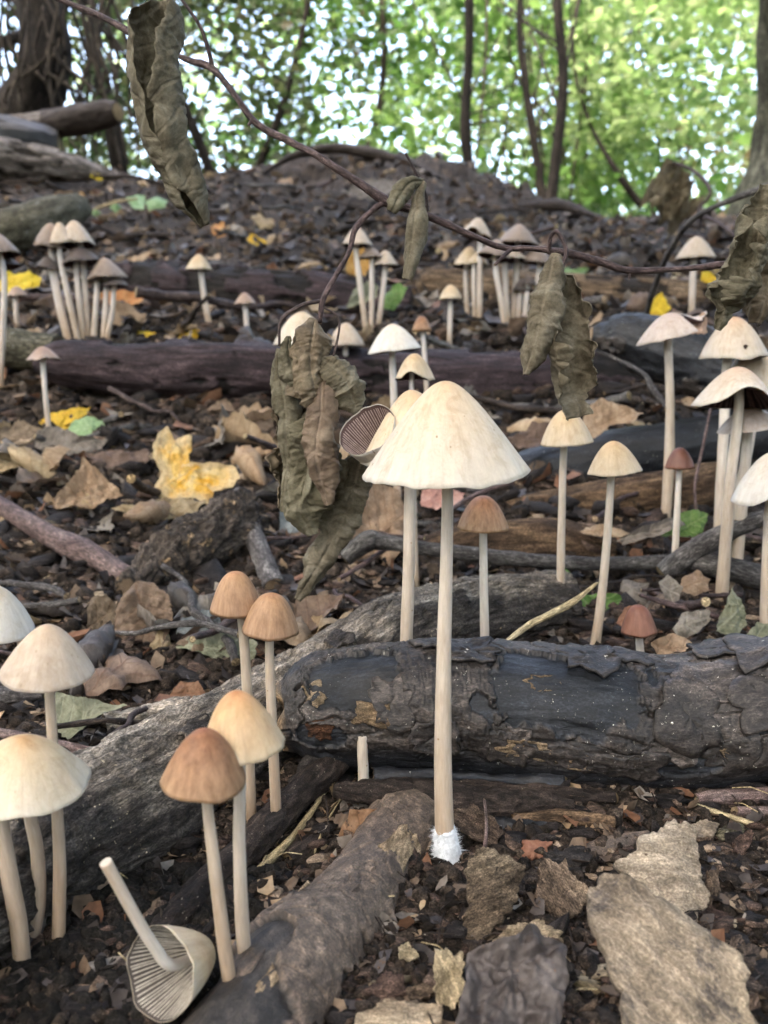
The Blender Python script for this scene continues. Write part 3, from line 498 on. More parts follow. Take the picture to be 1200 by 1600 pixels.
# ---------------------------------------------------------------- mushrooms
K = dict(
 cream=capmat('cream_cap', (.61, .42, .21), (.69, .585, .405), (.69, .64, .51), .18, .7, .62),
 white=capmat('white_cap', (.66, .52, .33), (.74, .68, .53), (.74, .72, .62), .14, .2, .62),
 pale=capmat('pale_tan_cap', (.60, .33, .14), (.62, .50, .34), (.66, .60, .47), .2, .5, .6),
 yellow=capmat('yellow_cream_cap', (.62, .38, .17), (.70, .58, .37), (.70, .64, .48), .16, .3, .58),
 tan=capmat('buff_cap', (.60, .37, .15), (.64, .49, .28), (.68, .58, .40), .22, .5, .6),
 honey=capmat('honey_cap', (.54, .23, .07), (.64, .43, .21), (.68, .55, .35), .25, .3, .5),
 orange=capmat('orange_tan_cap', (.47, .225, .085), (.44, .27, .14), (.43, .275, .16), .55, .3, .55),
 brown=capmat('brown_cap', (.29, .115, .048), (.34, .175, .085), (.48, .315, .18), .75, .2, .5),
 redbrown=capmat('red_brown_cap', (.18, .07, .042), (.23, .10, .062), (.30, .15, .095), .4, 0, .5),
 dark=capmat('dark_brown_cap', (.13, .05, .03), (.16, .065, .04), (.24, .12, .08), .4, 0, .45),
 grey=capmat('grey_brown_cap', (.44, .30, .18), (.34, .27, .20), (.28, .225, .175), .3, .3, .6),
 greyd=capmat('dark_grey_cap', (.20, .15, .12), (.15, .12, .10), (.12, .10, .085), .3, 0, .6),
 beige=capmat('beige_cap', (.56, .41, .25), (.58, .48, .345), (.57, .49, .375), .25, .3, .6),
 pink=capmat('pinkish_cap', (.36, .21, .14), (.40, .28, .20), (.46, .36, .28), .3, 0, .6),
 rosy=capmat('rosy_beige_cap', (.54, .36, .24), (.56, .46, .36), (.58, .51, .42), .25, .4, .6))
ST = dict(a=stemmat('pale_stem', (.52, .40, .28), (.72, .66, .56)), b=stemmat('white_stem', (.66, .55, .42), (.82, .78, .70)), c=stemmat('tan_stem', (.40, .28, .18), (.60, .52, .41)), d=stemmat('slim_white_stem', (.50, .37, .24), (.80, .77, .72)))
GL = dict(dark=plain('dark_gill', (.10, .062, .054), .8, .15, 0, 6, (.03, .018, .016)), buff=plain('buff_gill', (.33, .26, .19), .8, .15, 0, 6, (.14, .10, .07)), violet=plain('violet_brown_gill', (.24, .165, .155), .8, .15, 0, 6, (.05, .03, .03)), lilac=plain('lilac_gill', (.42, .33, .31), .8, .15, 0, 6, (.10, .065, .062)), grey=plain('grey_gill', (.46, .42, .36), .7, .2, 0, 6, (.085, .072, .064)))  # last colour of each: shade painted into the gill gaps
M_fuzz = plain('white_mycelium', (.66, .68, .70), .9, .1, 0, 8)
MG = 'mushrooms growing over the forest floor'
rng = random.Random(7)

def mushroom(label, cap, p, stem, D=None, k='cream', st='a', gl='violet', tc=.04, group=MG, flare=(), cut=(), hi=None, Dbase=None, wav=.02, e=.16, ext=True, seed=None, root=None, capname='cap'):
    ax, ay, rx, ry, hw = cap; seed = seed if seed is not None else int(ax * 3 + ay)
    bx, by = stem[-1][:2]
    Dg = gD(bx, by); Db = Dbase if Dbase else (D or Dg); D = D or Dg
    Rm, A = P(rx, ry, D), P(ax, ay, D); axis = A - Rm; Lh = np.linalg.norm(axis); axis = axis + np.array([0, -tc * Lh, tc * Lh * .0]); H = np.linalg.norm(axis); az = axis / H
    R = hw * mpp(ry, D); near = D < .36 if hi is None else hi
    e1 = unit(np.array([1., 0, 0]) - az[0] * az); e2 = np.cross(az, e1)
    nph = 96 if near else (48 if D < .7 else 28); nq = 26 if near else (16 if D < .7 else 10); nf = 66 if near else (40 if D < .7 else 18)
    def hq(q): return H * (1 - ((q * q + e * e) ** (p / 2) - e ** p) / ((1 + e * e) ** (p / 2) - e ** p))
    def pos(q, ph, dz):
        q, ph = np.broadcast_arrays(np.asarray(q, float), np.asarray(ph, float))
        cc = np.stack([np.cos(ph) * 1.3, np.sin(ph) * 1.3, q * .6 + seed * 1.7], -1)
        r = R * q * (1 + wav * 1.6 * fbm(cc, 3, seed) * q + .012 * fbm(cc * 4, 2, seed + 1) * q ** 3); z = hq(q) + dz + H * wav * 1.2 * fbm(cc * 1.7, 2, seed + 4) * q ** 2
        for f0, wd, lift, out in flare:
            d = (ph - rad(f0) + np.pi) % (2 * np.pi) - np.pi; wgt = np.exp(-(d / wd) ** 2)
            z = z + lift * H * wgt * q ** 4; r = r * (1 + out * wgt * q ** 3)
        return Rm + (np.cos(ph) * r)[..., None] * e1 + (np.sin(ph) * r)[..., None] * e2 + z[..., None] * az
    def keep(ph, qq=1.):
        ok = np.ones(np.broadcast(ph, qq).shape, bool)
        for c0, cw, cq in cut:
            d = np.abs((ph - rad(c0) + np.pi) % (2 * np.pi) - np.pi); ok &= ~((d < cw * (1 + .3 * np.sin(qq * 19 + seed))) & (qq > cq + (1 - cq) * (d / cw) ** 1.5 * .8))
        return ok
    # base of the thing
    basepx = stem[-1]; B = P(basepx[0], basepx[1], Db)
    only = root is not None
    if not only: root = link('mushroom', None, tuple(B)); tag(root, label, 'mushroom', group); root.empty_display_size = .01
    ph = np.linspace(0, 2 * np.pi, nph, endpoint=False)
    q = np.linspace(0, 1, nq) ** .85; q[0] = .004
    th = R * (.05 - .035 * q)                       # flesh thickness
    O = pos(q[:, None], ph[None], 0); lip = pos(np.full((1, 1), .992), ph[None], -R * .022)
    lc = lambda Q: np.stack([np.cos(ph)[None] * (Q + .15) * R * 100, np.sin(ph)[None] * (Q + .15) * R * 100, Q * R * 110 + 0 * ph[None] + seed * 3.1], -1)
    V = np.concatenate([O, lip]); Lc = np.concatenate([lc(q[:, None]), lc(np.array([[.99]]))]); M = np.concatenate([np.repeat(q[:, None], nph, 1), np.full((1, nph), 1.)])
    fc = gridf(nq + 1, nph, True)
    if cut:
        qm = np.r_[(q[1:] + q[:-1]) / 2, 1.0]; fc = fc[keep(np.broadcast_to(ph[None] + np.pi / nph, (nq, nph)), qm[:, None]).ravel()]
    capo = build(MB().add(V, fc, Lc, M), capname, K[k], parent=root)
    qi = np.linspace(1, .08, 10); tt = R * (.05 - .035 * qi)
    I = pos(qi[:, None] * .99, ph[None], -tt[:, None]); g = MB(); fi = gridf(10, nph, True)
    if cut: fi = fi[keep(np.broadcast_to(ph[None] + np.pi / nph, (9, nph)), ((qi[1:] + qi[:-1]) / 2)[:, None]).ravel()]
    g.add(I, fi, None, 1.0)  # full mask: the roof between the gills gets the painted shade
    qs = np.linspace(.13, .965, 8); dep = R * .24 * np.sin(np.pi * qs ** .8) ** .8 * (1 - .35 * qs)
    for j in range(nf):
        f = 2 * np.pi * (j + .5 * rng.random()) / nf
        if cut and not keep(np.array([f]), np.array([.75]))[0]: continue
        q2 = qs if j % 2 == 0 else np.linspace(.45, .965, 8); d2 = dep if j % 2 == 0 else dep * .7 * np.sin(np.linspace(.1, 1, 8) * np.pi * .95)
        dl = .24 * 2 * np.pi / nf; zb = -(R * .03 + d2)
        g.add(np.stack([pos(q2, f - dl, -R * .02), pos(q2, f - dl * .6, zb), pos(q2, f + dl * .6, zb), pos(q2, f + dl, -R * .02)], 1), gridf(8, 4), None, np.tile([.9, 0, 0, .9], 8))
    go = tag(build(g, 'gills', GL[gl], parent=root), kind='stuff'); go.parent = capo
    if only: return
    # stem
    pts = [np.r_[Rm + axis * .80, stem[0][2] * .9 * mpp(ry, D)]]
    n = len(stem)
    for i, (x, y, h) in enumerate(stem):
        d = D + (Db - D) * (i / max(1, n - 1)); pts.append(np.r_[P(x, y, d), h * mpp(y, d)])
    last = pts[-1]
    if ext:
        zg = float(gz(last[0], last[1])) - .005
        if zg < last[2] - .001: pts.append(np.r_[last[0], last[1] + .002, zg, last[3] * 1.15])
        else: pts.append(np.r_[last[0], last[1], last[2] - .004, last[3] * 1.1])
    q = spline(np.array(pts)[::-1], 90 if near else 40); C, r = q[:, :3], np.abs(q[:, 3])
    nv = 24 if near else 12
    def sd(s, t, l): return r.mean() * (.05 * fbm(l * np.array([.5, 1.2, 1.2]), 3, seed) + .03 * fbm(l * np.array([.6, 9, 9]), 2, seed)), np.clip(s / s.max(), 0, 1)
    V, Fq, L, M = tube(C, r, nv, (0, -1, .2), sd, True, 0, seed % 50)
    M = np.where(M > 1.5, .2, M)
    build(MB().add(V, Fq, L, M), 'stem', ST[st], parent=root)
    return root, C, r

main, MC, MR = mushroom('tallest cream mushroom with broad cone cap and white fuzzy foot', (694, 595, 699, 738, 127), 1.22,
    [(699, 750, 9), (698, 860, 10), (694, 1020, 11.5), (692, 1180, 13.5), (694, 1280, 15), (700, 1345, 16)], None, 'cream', 'a', 'violet', .10, wav=.028, e=.24)
mb = MB(); nn = np.random.default_rng(3); C0, r0 = MC[2:12], MR[2:12]
V, Fq, L, M = tube(C0, r0 * np.interp(np.linspace(0, 1, len(C0)), [0, .4, .8, 1], [1.6, 1.42, 1.12, .93]), 30, (0, -1, .2), lambda s, t, l: (.0004 * fbm(l * 4, 4, 3), 0 * s)); mb.add(V, Fq, L, M)
for i in range(3400):
    k = min(len(C0) - 2, int(len(C0) * nn.random() ** 1.7)); t = nn.random() * 6.283; d = unit(np.array([math.cos(t), math.sin(t), nn.normal() * .5 - .25])); rr = r0[k] * np.interp(k / len(C0), [0, .4, .8, 1], [1.6, 1.42, 1.12, .93])
    a = C0[k] + d * np.array([1, 1, .2]) * rr; b = a + (d + nn.normal(size=3) * .5) * (.0005 + .0009 * nn.random()); sd_ = unit(np.cross(d, nn.normal(size=3))) * .00005
    mb.add(np.array([a - sd_, a + sd_, b]), np.array([[0, 1, 2]]))
build(mb, 'mycelium', M_fuzz, parent=main)

spl = mushroom('split cream mushroom with curled left rim showing purple gills behind the tallest one', (641, 609, 652, 714, 88), 1.4, [(641, 765, 9), (639, 880, 9.5), (635, 1005, 10)], .29, 'yellow', 'a', 'violet', .05, wav=.04)[0]
mushroom(None, (622, 744, 573, 670, 48), 2.4, [(641, 765, 9), (635, 1005, 10)], .283, 'cream', 'a', 'lilac', -.8, wav=.018, hi=True, root=spl, capname='curled_flap')
mushroom('small brown bell mushroom right of the tallest stem behind the charred log', (755, 774, 754, 825, 40), 2.3, [(755, 838, 6), (756, 920, 6.5), (757, 1003, 7)], .33, 'brown', 'b', 'buff', .05)
mushroom('buff bell mushroom under the right hanging leaf, the taller of the two side by side', (883, 640, 886, 692, 41), 2.1, [(881, 703, 5.5), (877, 830, 6), (875, 968, 7)], None, 'tan', 'a', 'buff', .04, hi=True)
mushroom('buff bell mushroom with slanting stem, the lower of the two side by side', (957, 689, 960, 737, 42), 1.9, [(955, 749, 5.5), (948, 850, 6.5), (938, 950, 7), (928, 1018, 8)], None, 'tan', 'a', 'buff', .04, hi=True)
mushroom('short red brown mushroom peeping over the charred log at right', (997, 945, 998, 988, 28), 2.7, [(999, 1000, 6), (1001, 1035, 7)], .325, 'redbrown', 'b', 'buff', .02, hi=True, ext=True)
torn = mushroom('torn mushroom with tilted cap and ragged brown gills flung out to its right', (1044, 489, 1050, 527, 53), 1.7, [(1044, 535, 6), (1047, 640, 7), (1045, 730, 8), (1040, 812, 8)], None, 'rosy', 'a', 'dark', .0, flare=((5, .55, .75, .05), (330, .3, .4, 0)), cut=((312, .22, .12),), wav=.06)[0]
mushroom('small dark brown bell mushroom beside the torn tilted one', (1062, 699, 1062, 731, 23), 2.3, [(1061, 738, 4.5), (1057, 820, 5), (1053, 906, 6)], None, 'dark', 'b', 'buff', .03)
g9 = 'mushrooms of the clump at the right edge'
holed = mushroom('topmost pale cap of the right edge clump with a small dark hole', (1147, 495, 1146, 559, 53), 1.75, [(1136, 568, 7), (1130, 700, 8), (1121, 850, 8)], None, 'pale', 'b', 'dark', .03, g9, wav=.035)[0]
hc = [o for o in holed.children if o.name.startswith('cap')][0]; hv = np.array([v.co[:] for v in hc.data.vertices]) + np.array(holed.location); hd = hv - np.array([0, 0, CAMH]); hf = hd[:, 1] * CP - hd[:, 2] * SP; hx = 600 + F * hd[:, 0] / hf; hy = 800 - F * (hd[:, 1] * SP + hd[:, 2] * CP) / hf
hk = np.where(np.hypot(hx - 1164, hy - 539) < 7)[0]; hp = hv[hk[np.argmin(hv[hk, 1])]]; an = np.linspace(0, 6.283, 12, endpoint=False)
hr = np.stack([hp + np.array([math.cos(t) * .0011 * (1 + .3 * math.sin(3 * t)), -.0006, math.sin(t) * .0013]) for t in an]); build(MB().add(np.vstack([hr, hr * .0 + hp + [0, -.0004, 0]]), gridf(2, 12, True)), 'hole', plain('dark_hole', (.03, .02, .018), .9, .1, 0), parent=holed)
mushroom('wide pale mushroom of the right edge clump standing behind the one with gills showing', (1176, 545, 1182, 612, 66), 1.7, [(1180, 625, 7), (1165, 720, 8), (1142, 840, 8)], None, 'pale', 'b', 'dark', .03, g9, wav=.03)
mushroom('pale mushroom of the right edge clump with arched front rim baring dark ragged gills', (1156, 573, 1149, 636, 63), 1.75, [(1154, 640, 8), (1141, 760, 8.5), (1127, 936, 10)], None, 'pale', 'a', 'dark', -.06, g9, flare=((268, .55, .48, 0), (200, .4, -.06, .1)), wav=.03)
mushroom('low greyish brown cap of the right edge clump under the gills', (1168, 638, 1172, 668, 49), 1.9, [(1168, 680, 8), (1158, 800, 9), (1147, 918, 9.5)], None, 'rosy', 'a', 'dark', .03, g9)
mushroom('large pale mushroom cut by the right edge with notched rim', (1214, 704, 1216, 776, 73), 1.7, [(1204, 790, 8), (1198, 900, 8.5), (1195, 1005, 9)], .37, 'white', 'a', 'dark', -.02, g9, flare=((255, .28, .22, 0),), wav=.04)
gl_ = 'mushrooms in the left foreground'
mushroom('orange tan round mushroom left of centre, the rear one of the touching pair', (368, 892, 370, 953, 41), 2.5, [(379, 976, 7.5), (387, 1100, 8), (393, 1288, 8.5)], None, 'orange', 'c', 'buff', .06, gl_, hi=True)
mushroom('orange tan round mushroom left of centre, the front one of the touching pair', (425, 926, 422, 985, 45), 2.5, [(421, 1014, 7), (426, 1150, 8), (434, 1318, 9)], None, 'orange', 'c', 'buff', .08, gl_, hi=True)
mushroom('honey cream mushroom leaning behind the brown cap at lower left', (368, 1078, 379, 1166, 67), 1.9, [(375, 1198, 9), (374, 1320, 10), (379, 1450, 11), (387, 1535, 10)], None, 'honey', 'a', 'buff', .06, gl_)
mushroom('dark orange brown mushroom, the front one at lower left centre', (322, 1136, 318, 1219, 65), 1.95, [(324, 1252, 8.5), (335, 1350, 10), (351, 1480, 11), (366, 1578, 11)], None, 'brown', 'c', 'buff', .10, gl_)
mushroom('tan grey cone mushroom at left standing in front of the weathered log', (77, 974, 75, 1050, 71), 1.6, [(77, 1074, 8), (85, 1200, 8.5), (93, 1340, 9.5), (92, 1476, 10)], None, 'beige', 'c', 'violet', .10, gl_)
mushroom('broad yellow cream mushroom at the left edge, lowest of the left caps', (38, 1150, 35, 1222, 101), 1.65, [(2, 1262, 13), (12, 1350, 13), (28, 1440, 13.5), (36, 1512, 13)], None, 'yellow', 'c', 'violet', .08, gl_, wav=.035)
mushroom('yellow cream mushroom at left half hidden behind the broad lowest cap', (66, 1166, 62, 1222, 71), 1.6, [(46, 1255, 10), (58, 1330, 10), (60, 1410, 11), (48, 1482, 11)], .186, 'yellow', 'c', 'violet', .08, gl_)
mushroom('white mushroom cap cut by the left edge above the tan grey cone', (-8, 914, -22, 972, 71), 1.8, [(-24, 1010, 9), (-30, 1250, 10), (-34, 1440, 10)], .20, 'white', 'a', 'violet', .12, gl_)
# the fallen one
tag(mushroom('fallen upturned mushroom with stem in the air and pale gills showing on black soil', (308, 1542, 250, 1520, 70), 2.2, [(268, 1508, 9), (238, 1475, 9), (205, 1420, 9), (165, 1347, 9.5)], .158, 'tan', 'b', 'grey', -1.5, gl_, wav=.03, ext=False, Dbase=.150)[0])
# slope mushrooms
gm = 'mushrooms in front of the purple log'
mushroom('white wide capped mushroom before the purple log, left of the spotted one', (612, 506, 617, 549, 43), 1.6, [(613, 560, 5), (617, 660, 5.5), (622, 792, 6)], None, 'white', 'd', 'buff', .0, gm)
mushroom('spotted tan mushroom with arched rim close above the tallest cap', (648, 552, 647, 594, 31), 1.9, [(643, 594, 4), (646, 760, 4.5), (650, 918, 5)], None, 'tan', 'd', 'dark', .0, gm, flare=((262, .5, .32, 0),), wav=.05)
mushroom('small orange brown mushroom right above the tallest cap', (659, 494, 659, 518, 16), 2.4, [(661, 522, 3.4), (665, 580, 3.6), (668, 640, 4)], None, 'brown', 'd', 'buff', .0, gm)
mushroom('tan mushroom right of the hanging leaf cluster before the purple log', (540, 504, 541, 540, 30), 1.7, [(540, 545, 4), (540, 620, 4.5)], None, 'beige', 'd', 'dark', .02, gm)
mushroom('cream mushroom mostly hidden behind the top of the hanging leaf cluster', (472, 487, 472, 540, 44), 1.9, [(474, 545, 4.5), (478, 690, 5)], None, 'cream', 'd', 'buff', .02, gm)
mushroom('small pinkish mushroom with wavy cap above the green leaf at left', (66, 541, 68, 562, 25), 1.5, [(67, 566, 4), (72, 630, 4), (78, 682, 4.5)], None, 'pink', 'd', 'dark', .02, gm, wav=.10)
gs = 'single mushrooms on the slope'
mushroom('lone pale mushroom with straight stem against the dark brown far log', (311, 397, 311, 422, 21), 1.6, [(314, 426, 4), (320, 470, 4.5), (327, 507, 5)], None, 'tan', 'd', 'dark', .02, gs)
mushroom('small lone pinkish brown mushroom left of the hanging leaf cluster', (382, 457, 383, 475, 17), 1.6, [(383, 478, 4), (387, 528, 4)], None, 'pink', 'd', 'dark', .02, gs)
mushroom('small tan mushroom left of the clustered grey caps right of centre', (704, 445, 704, 468, 19), 2.0, [(704, 471, 3.6), (702, 542, 4)], None, 'tan', 'd', 'buff', .02, gs)
mushroom('lone beige mushroom with torn top standing before the light brown far log', (1088, 369, 1087, 404, 31), 1.6, [(1084, 408, 5), (1080, 499, 5)], None, 'beige', 'd', 'dark', .02, gs)
mushroom('small dark pink mushroom at left before the yellow leaf', (25, 447, 27, 463, 16), 1.7, [(24, 466, 4), (27, 513, 4)], None, 'pink', 'd', 'dark', .02, gs)
gc = 'mushrooms of the left cluster'
for lb, cp, pp, stm, kk, fl in [
 ('leftmost drooping grey cap of the left cluster', (79, 348, 77, 388, 26), 1.5, [(79, 388, 4), (92, 460, 4.5), (108, 531, 5)], 'grey', ()),
 ('pale ridged cap of the left cluster tucked behind the leftmost drooping cap', (92, 347, 97, 383, 21), 1.6, [(93, 395, 4), (106, 460, 5), (122, 531, 5)], 'beige', ()),
 ('tall pale folded cap of the left cluster with dark underside', (114, 344, 121, 384, 29), 1.5, [(126, 384, 4), (133, 450, 5), (138, 531, 5)], 'beige', ((230, .7, .3, 0),)),
 ('dark umber cap in the middle of the left cluster', (122, 385, 127, 412, 30), 1.6, [(119, 414, 4), (124, 470, 5), (130, 531, 5)], 'greyd', ()),
 ('pointed grey cap at the right of the left cluster', (162, 402, 167, 436, 31), 1.35, [(166, 434, 4), (165, 480, 4.5), (162, 531, 5)], 'grey', ()),
 ('low dark cap at the far right of the left cluster', (180, 430, 181, 447, 20), 1.6, [(178, 451, 3.5), (175, 490, 4), (167, 531, 4)], 'greyd', ()),
 ('low dark cap at the left of the left cluster', (76, 400, 75, 420, 20), 1.6, [(80, 424, 3.5), (90, 475, 4), (104, 531, 4)], 'greyd', ()),
 ('tiny grey cap between the middle and the pointed cap of the left cluster', (150, 424, 150, 440, 13), 1.6, [(152, 444, 4), (149, 490, 4.5), (147, 531, 5)], 'grey', ())]:
    mushroom(lb, cp, pp, stm, None, kk, 'd', 'dark', -.02, gc, flare=fl, wav=.06)
ge = 'mushrooms of the pair at the left edge'
mushroom('grey brown cap at the left edge, the upper of two', (-10, 362, -2, 400, 33), 1.5, [(6, 430, 4.5), (4, 520, 5), (0, 605, 5)], None, 'grey', 'd', 'dark', -.02, ge)
mushroom('dark grey cap at the left edge, the lower of two', (2, 400, 6, 418, 27), 1.6, [(-6, 425, 4.5), (-10, 590, 5)], None, 'greyd', 'd', 'dark', -.02, ge)
gt = 'three mushrooms below the middle of the hanging branch'
for lb, cp, stm, kk in [('tall cone capped mushroom, first of three behind the side twig', (558, 354, 558, 384, 25), [(556, 388, 4), (562, 440, 4.5), (572, 516, 4.5)], 'beige'),
 ('drab mushroom, middle one of three behind the side twig', (580, 386, 580, 403, 19), [(581, 406, 4), (581, 450, 4), (580, 516, 4.5)], 'grey'),
 ('rounder mushroom, right one of three behind the side twig', (602, 391, 602, 415, 20), [(602, 418, 4), (598, 460, 4), (590, 516, 4.5)], 'beige')]:
    mushroom(lb, cp, 1.5, stm, None, kk, 'd', 'dark', -.02, gt, wav=.05)
gr = 'mushrooms of the grey cluster right of centre'
for lb, cp, pp, stm, kk, fl in [
 ('pale curled cap of the grey cluster standing above the hanging branch', (748, 340, 744, 371, 25), 1.6, [(750, 372, 4), (750, 440, 4.5), (749, 501, 4.5)], 'beige', ((250, .5, .4, 0),)),
 ('olive beige bell at the left of the grey cluster', (735, 385, 731, 418, 24), 1.6, [(728, 421, 3.6), (729, 460, 4), (731, 497, 4)], 'tan', ()),
 ('small olive cap of the grey cluster beside the left bell', (750, 390, 747, 413, 15), 1.7, [(741, 420, 3.6), (742, 500, 4)], 'tan', ()),
 ('bluish grey cap of the grey cluster touching the branch from below', (778, 374, 772, 402, 27), 1.5, [(774, 416, 4), (781, 460, 4.5), (790, 513, 5)], 'grey', ()),
 ('largest grey cone of the grey cluster peaking above the branch', (812, 350, 808, 383, 33), 1.4, [(808, 402, 4), (805, 450, 4.5), (801, 506, 5)], 'grey', ()),
 ('low spreading cap at the middle of the grey cluster', (792, 386, 792, 407, 31), 1.6, [(789, 409, 4), (790, 450, 4.5), (793, 506, 4.5)], 'beige', ()),
 ('grey cap of the grey cluster half behind the right hanging leaf', (842, 385, 838, 412, 23), 1.7, [(843, 418, 4), (836, 460, 4.5), (826, 506, 4.5)], 'grey', ()),
 ('dark low drum shaped cap inside the grey cluster', (818, 436, 817, 456, 16), 3.0, [(813, 461, 4), (810, 507, 4.5)], 'greyd', ()),
 ('thin dark cap at the back of the grey cluster', (826, 430, 826, 445, 12), 1.8, [(823, 455, 4), (820, 507, 4.5)], 'greyd', ())]:
    mushroom(lb, cp, pp, stm, None, kk, 'd', 'dark', -.02, gr, flare=fl, wav=.05)
# broken stems
for lb, pts in [('broken pale stem stub poking out below the charred log', [(566, 1150, .2495, 8), (567, 1190, .2485, 8.5), (570, 1240, .2475, 9)])]:
    q, r = pxpath(pts, 24); V, Fq, L, M = tube(q, r, 20, (0, -1, .2), lambda s, t, l: (.0002 * fbm(l * 2, 2, 4), .6 + 0 * s), True, .0004, 4)
    build(MB().add(V, Fq, L, np.minimum(M, .8)), 'broken_mushroom', ST['a'], lb, 'mushroom stem')
# ---------------------------------------------------------------- traced pieces: bark slabs, chips, single leaves
def traced(name, label, cat, poly, D=None, tilt=35, roll=0, thick=.0, mat=None, dome=.0, amp=.0008, freq=1.2, curl=.0, jag=.03, seed=0, group=None, base=0, nr=11, na=84, kind=None, lift=0, parent=None):
    """outline (photo pixels) laid on a plane at its own place in the scene; tilt 0 = lying flat, 90 = facing the camera"""
    poly = np.array(poly, float); cx, cy = poly.mean(0)
    lo = poly[np.argmax(poly[:, 1])]; c = P(cx, cy, D) if D else gp(*lo) + np.array([0, 0, lift])
    t, q = rad(tilt), rad(roll)
    n = unit(np.array([math.sin(q), -math.sin(t) * math.cos(q), math.cos(t) * math.cos(q)]))
    o = np.array([0, 0, CAMH]); W = []
    for px, py in poly:
        d = ray(px, py); W.append(o + d * (np.dot(c - o, n) / np.dot(d, n)))
    W = np.array(W); c = W.mean(0)
    e1 = W[base] - c; e1 = unit(e1 - n * np.dot(e1, n)) * -1; e2 = np.cross(n, e1)
    A = np.stack([(W - c) @ e1, (W - c) @ e2], -1); m = len(A)
    seg = np.linalg.norm(np.roll(A, -1, 0) - A, axis=1); cs = np.r_[0, np.cumsum(seg)]; u = np.linspace(0, cs[-1], na, endpoint=False)
    AA = np.vstack([A, A[:1]]); ol = np.stack([np.interp(u, cs, AA[:, k]) for k in (0, 1)], -1)
    if thick > .0015:
        for _ in range(3): ol = (np.roll(ol, 1, 0) + 2 * ol + np.roll(ol, -1, 0)) / 4
    size = np.sqrt(np.mean(np.sum(ol ** 2, 1)))
    jn = fbm(np.c_[ol / size * 2.6, np.zeros(na) + seed], 4, seed); ol = ol * (1 + jag * 1.5 * jn + jag * .6 * vn(np.c_[ol / size * 9, np.zeros(na)], seed))[:, None]
    rr = np.linspace(0, 1, nr) ** .8; xy = ol[None] * rr[:, None, None]
    p = np.concatenate([xy * 100, np.full(xy.shape[:2] + (1,), seed * 1.37)], -1)
    ed = rr[:, None] * np.ones(na)
    z = dome * (1 - ed ** 2) + amp * fbm(p * freq, 4, seed) + amp * .45 * fbm(p * freq * 3.3, 3, seed + 3) + curl * ed ** 2 * (fbm(p * freq * .35 + 2, 2, seed + 6) + .25)
    top = c + xy[..., :1] * e1 + xy[..., 1:] * e2 + z[..., None] * n
    lc = p.copy(); lc[..., 0] -= lc[..., 0].min(); M = ed
    if thick:
        s1 = top[-1] - n * thick; s2 = c + (top[-1] - c) * .9 - n * thick * 1.3
        top = np.concatenate([top, s1[None], s2[None]]); lc = np.concatenate([lc, lc[-1:] + [0, 0, thick * 100], lc[-1:] + [0, 0, thick * 200]]); M = np.concatenate([M * 0, np.full((2, na), .0)])
    return build(MB().add(top, gridf(len(top), na, True), lc, M), name, mat, label, cat, group, kind, parent)

def rolled(name, label, cat, path, mat, rolls, sgn=1, face=0, crum=.14, seed=0, group=None, nu=90, nv=44, parent=None, tipj=.34, twist=0):
    """hanging dead blade: path [(px,py,D,visible half width px)], rolls = curl angle (radians) along it, sgn -1 opens to the camera"""
    path = [(x_, y_, z_, h_ * .87) for x_, y_, z_, h_ in path]; C, w = pxpath(path, nu); u = np.linspace(0, 1, nu); rl = np.interp(u, np.linspace(0, 1, len(rolls)), rolls)
    T = unit(np.gradient(C, axis=0)); R0 = np.broadcast_to(np.array([0, -1., 0]), C.shape); e1 = unit(R0 - (R0 * T).sum(1, keepdims=True) * T); e2 = np.cross(T, e1)
    fa = rad(face) + rad(twist) * u; f1 = np.cos(fa)[:, None] * e1 + np.sin(fa)[:, None] * e2; f2 = np.cross(T, f1)
    v = np.linspace(-1, 1, nv); w = np.maximum(w, .0002) * (1 + .14 * fbm(np.stack([u * 7, u * 0, u * 0 + seed], -1), 3, seed + 9))
    ej = 1 + tipj * fbm(np.stack([u * 9, np.zeros(nu), np.zeros(nu) + seed], -1), 4, seed)
    ang = v[None] * (rl * ej)[:, None]; Rr = w / np.sin(np.minimum(rl, np.pi / 2))
    Rv = Rr[:, None] * (1 - .10 * np.abs(v[None]) * (rl > 1.6)[:, None])
    a_, b_ = Rv * np.sin(ang), sgn * (Rr[:, None] * .5 - Rv * (1 - np.cos(ang)))
    nrm = np.sin(ang)[..., None] * f2[:, None] + sgn * np.cos(ang)[..., None] * f1[:, None]
    base = C[:, None] + a_[..., None] * f2[:, None] + b_[..., None] * f1[:, None]
    L = np.r_[0, np.cumsum(np.linalg.norm(np.diff(C, axis=0), axis=1))]
    lc = np.stack([np.broadcast_to(L[:, None], ang.shape), ang * Rr[:, None], np.zeros_like(ang)], -1) * 100
    q = lc + seed * 3.3; hw = w.max()
    rib = np.cos(((lc[..., 0] - np.abs(lc[..., 1]) * .75) / .45) * 2 * np.pi)
    d = hw * crum * (ridge(q * np.array([.45, 1.1, 1]), 3, seed) * 1.1 + .7 * fbm(q * np.array([.9, 1.5, 1]), 3, seed + 1)) + hw * crum * .5 * ridge(q * np.array([3.0, 1.2, 1]), 4, seed + 2) * sm(-.5, .4, fbm(q * .5, 2, seed + 4)) + hw * crum * .16 * ridge(q * np.array([6.5, 3.5, 1]), 3, seed + 12) + .000015 * rib - .0005 * np.exp(-(lc[..., 1] / .08) ** 2)
    d = d * np.minimum(1, (w / hw * 1.6))[:, None]
    V = base + nrm * d[..., None] + T[:, None] * (hw * .12 * fbm(q * 1.1, 2, seed + 8) * np.abs(v[None]))[..., None]
    mb = MB().add(V, gridf(nu, nv), lc, np.broadcast_to(np.abs(v)[None], ang.shape))
    o = build(mb, name, mat, label, cat, group, None, parent)
    o.modifiers.new('solid', 'SOLIDIFY').thickness = .00025
    return o
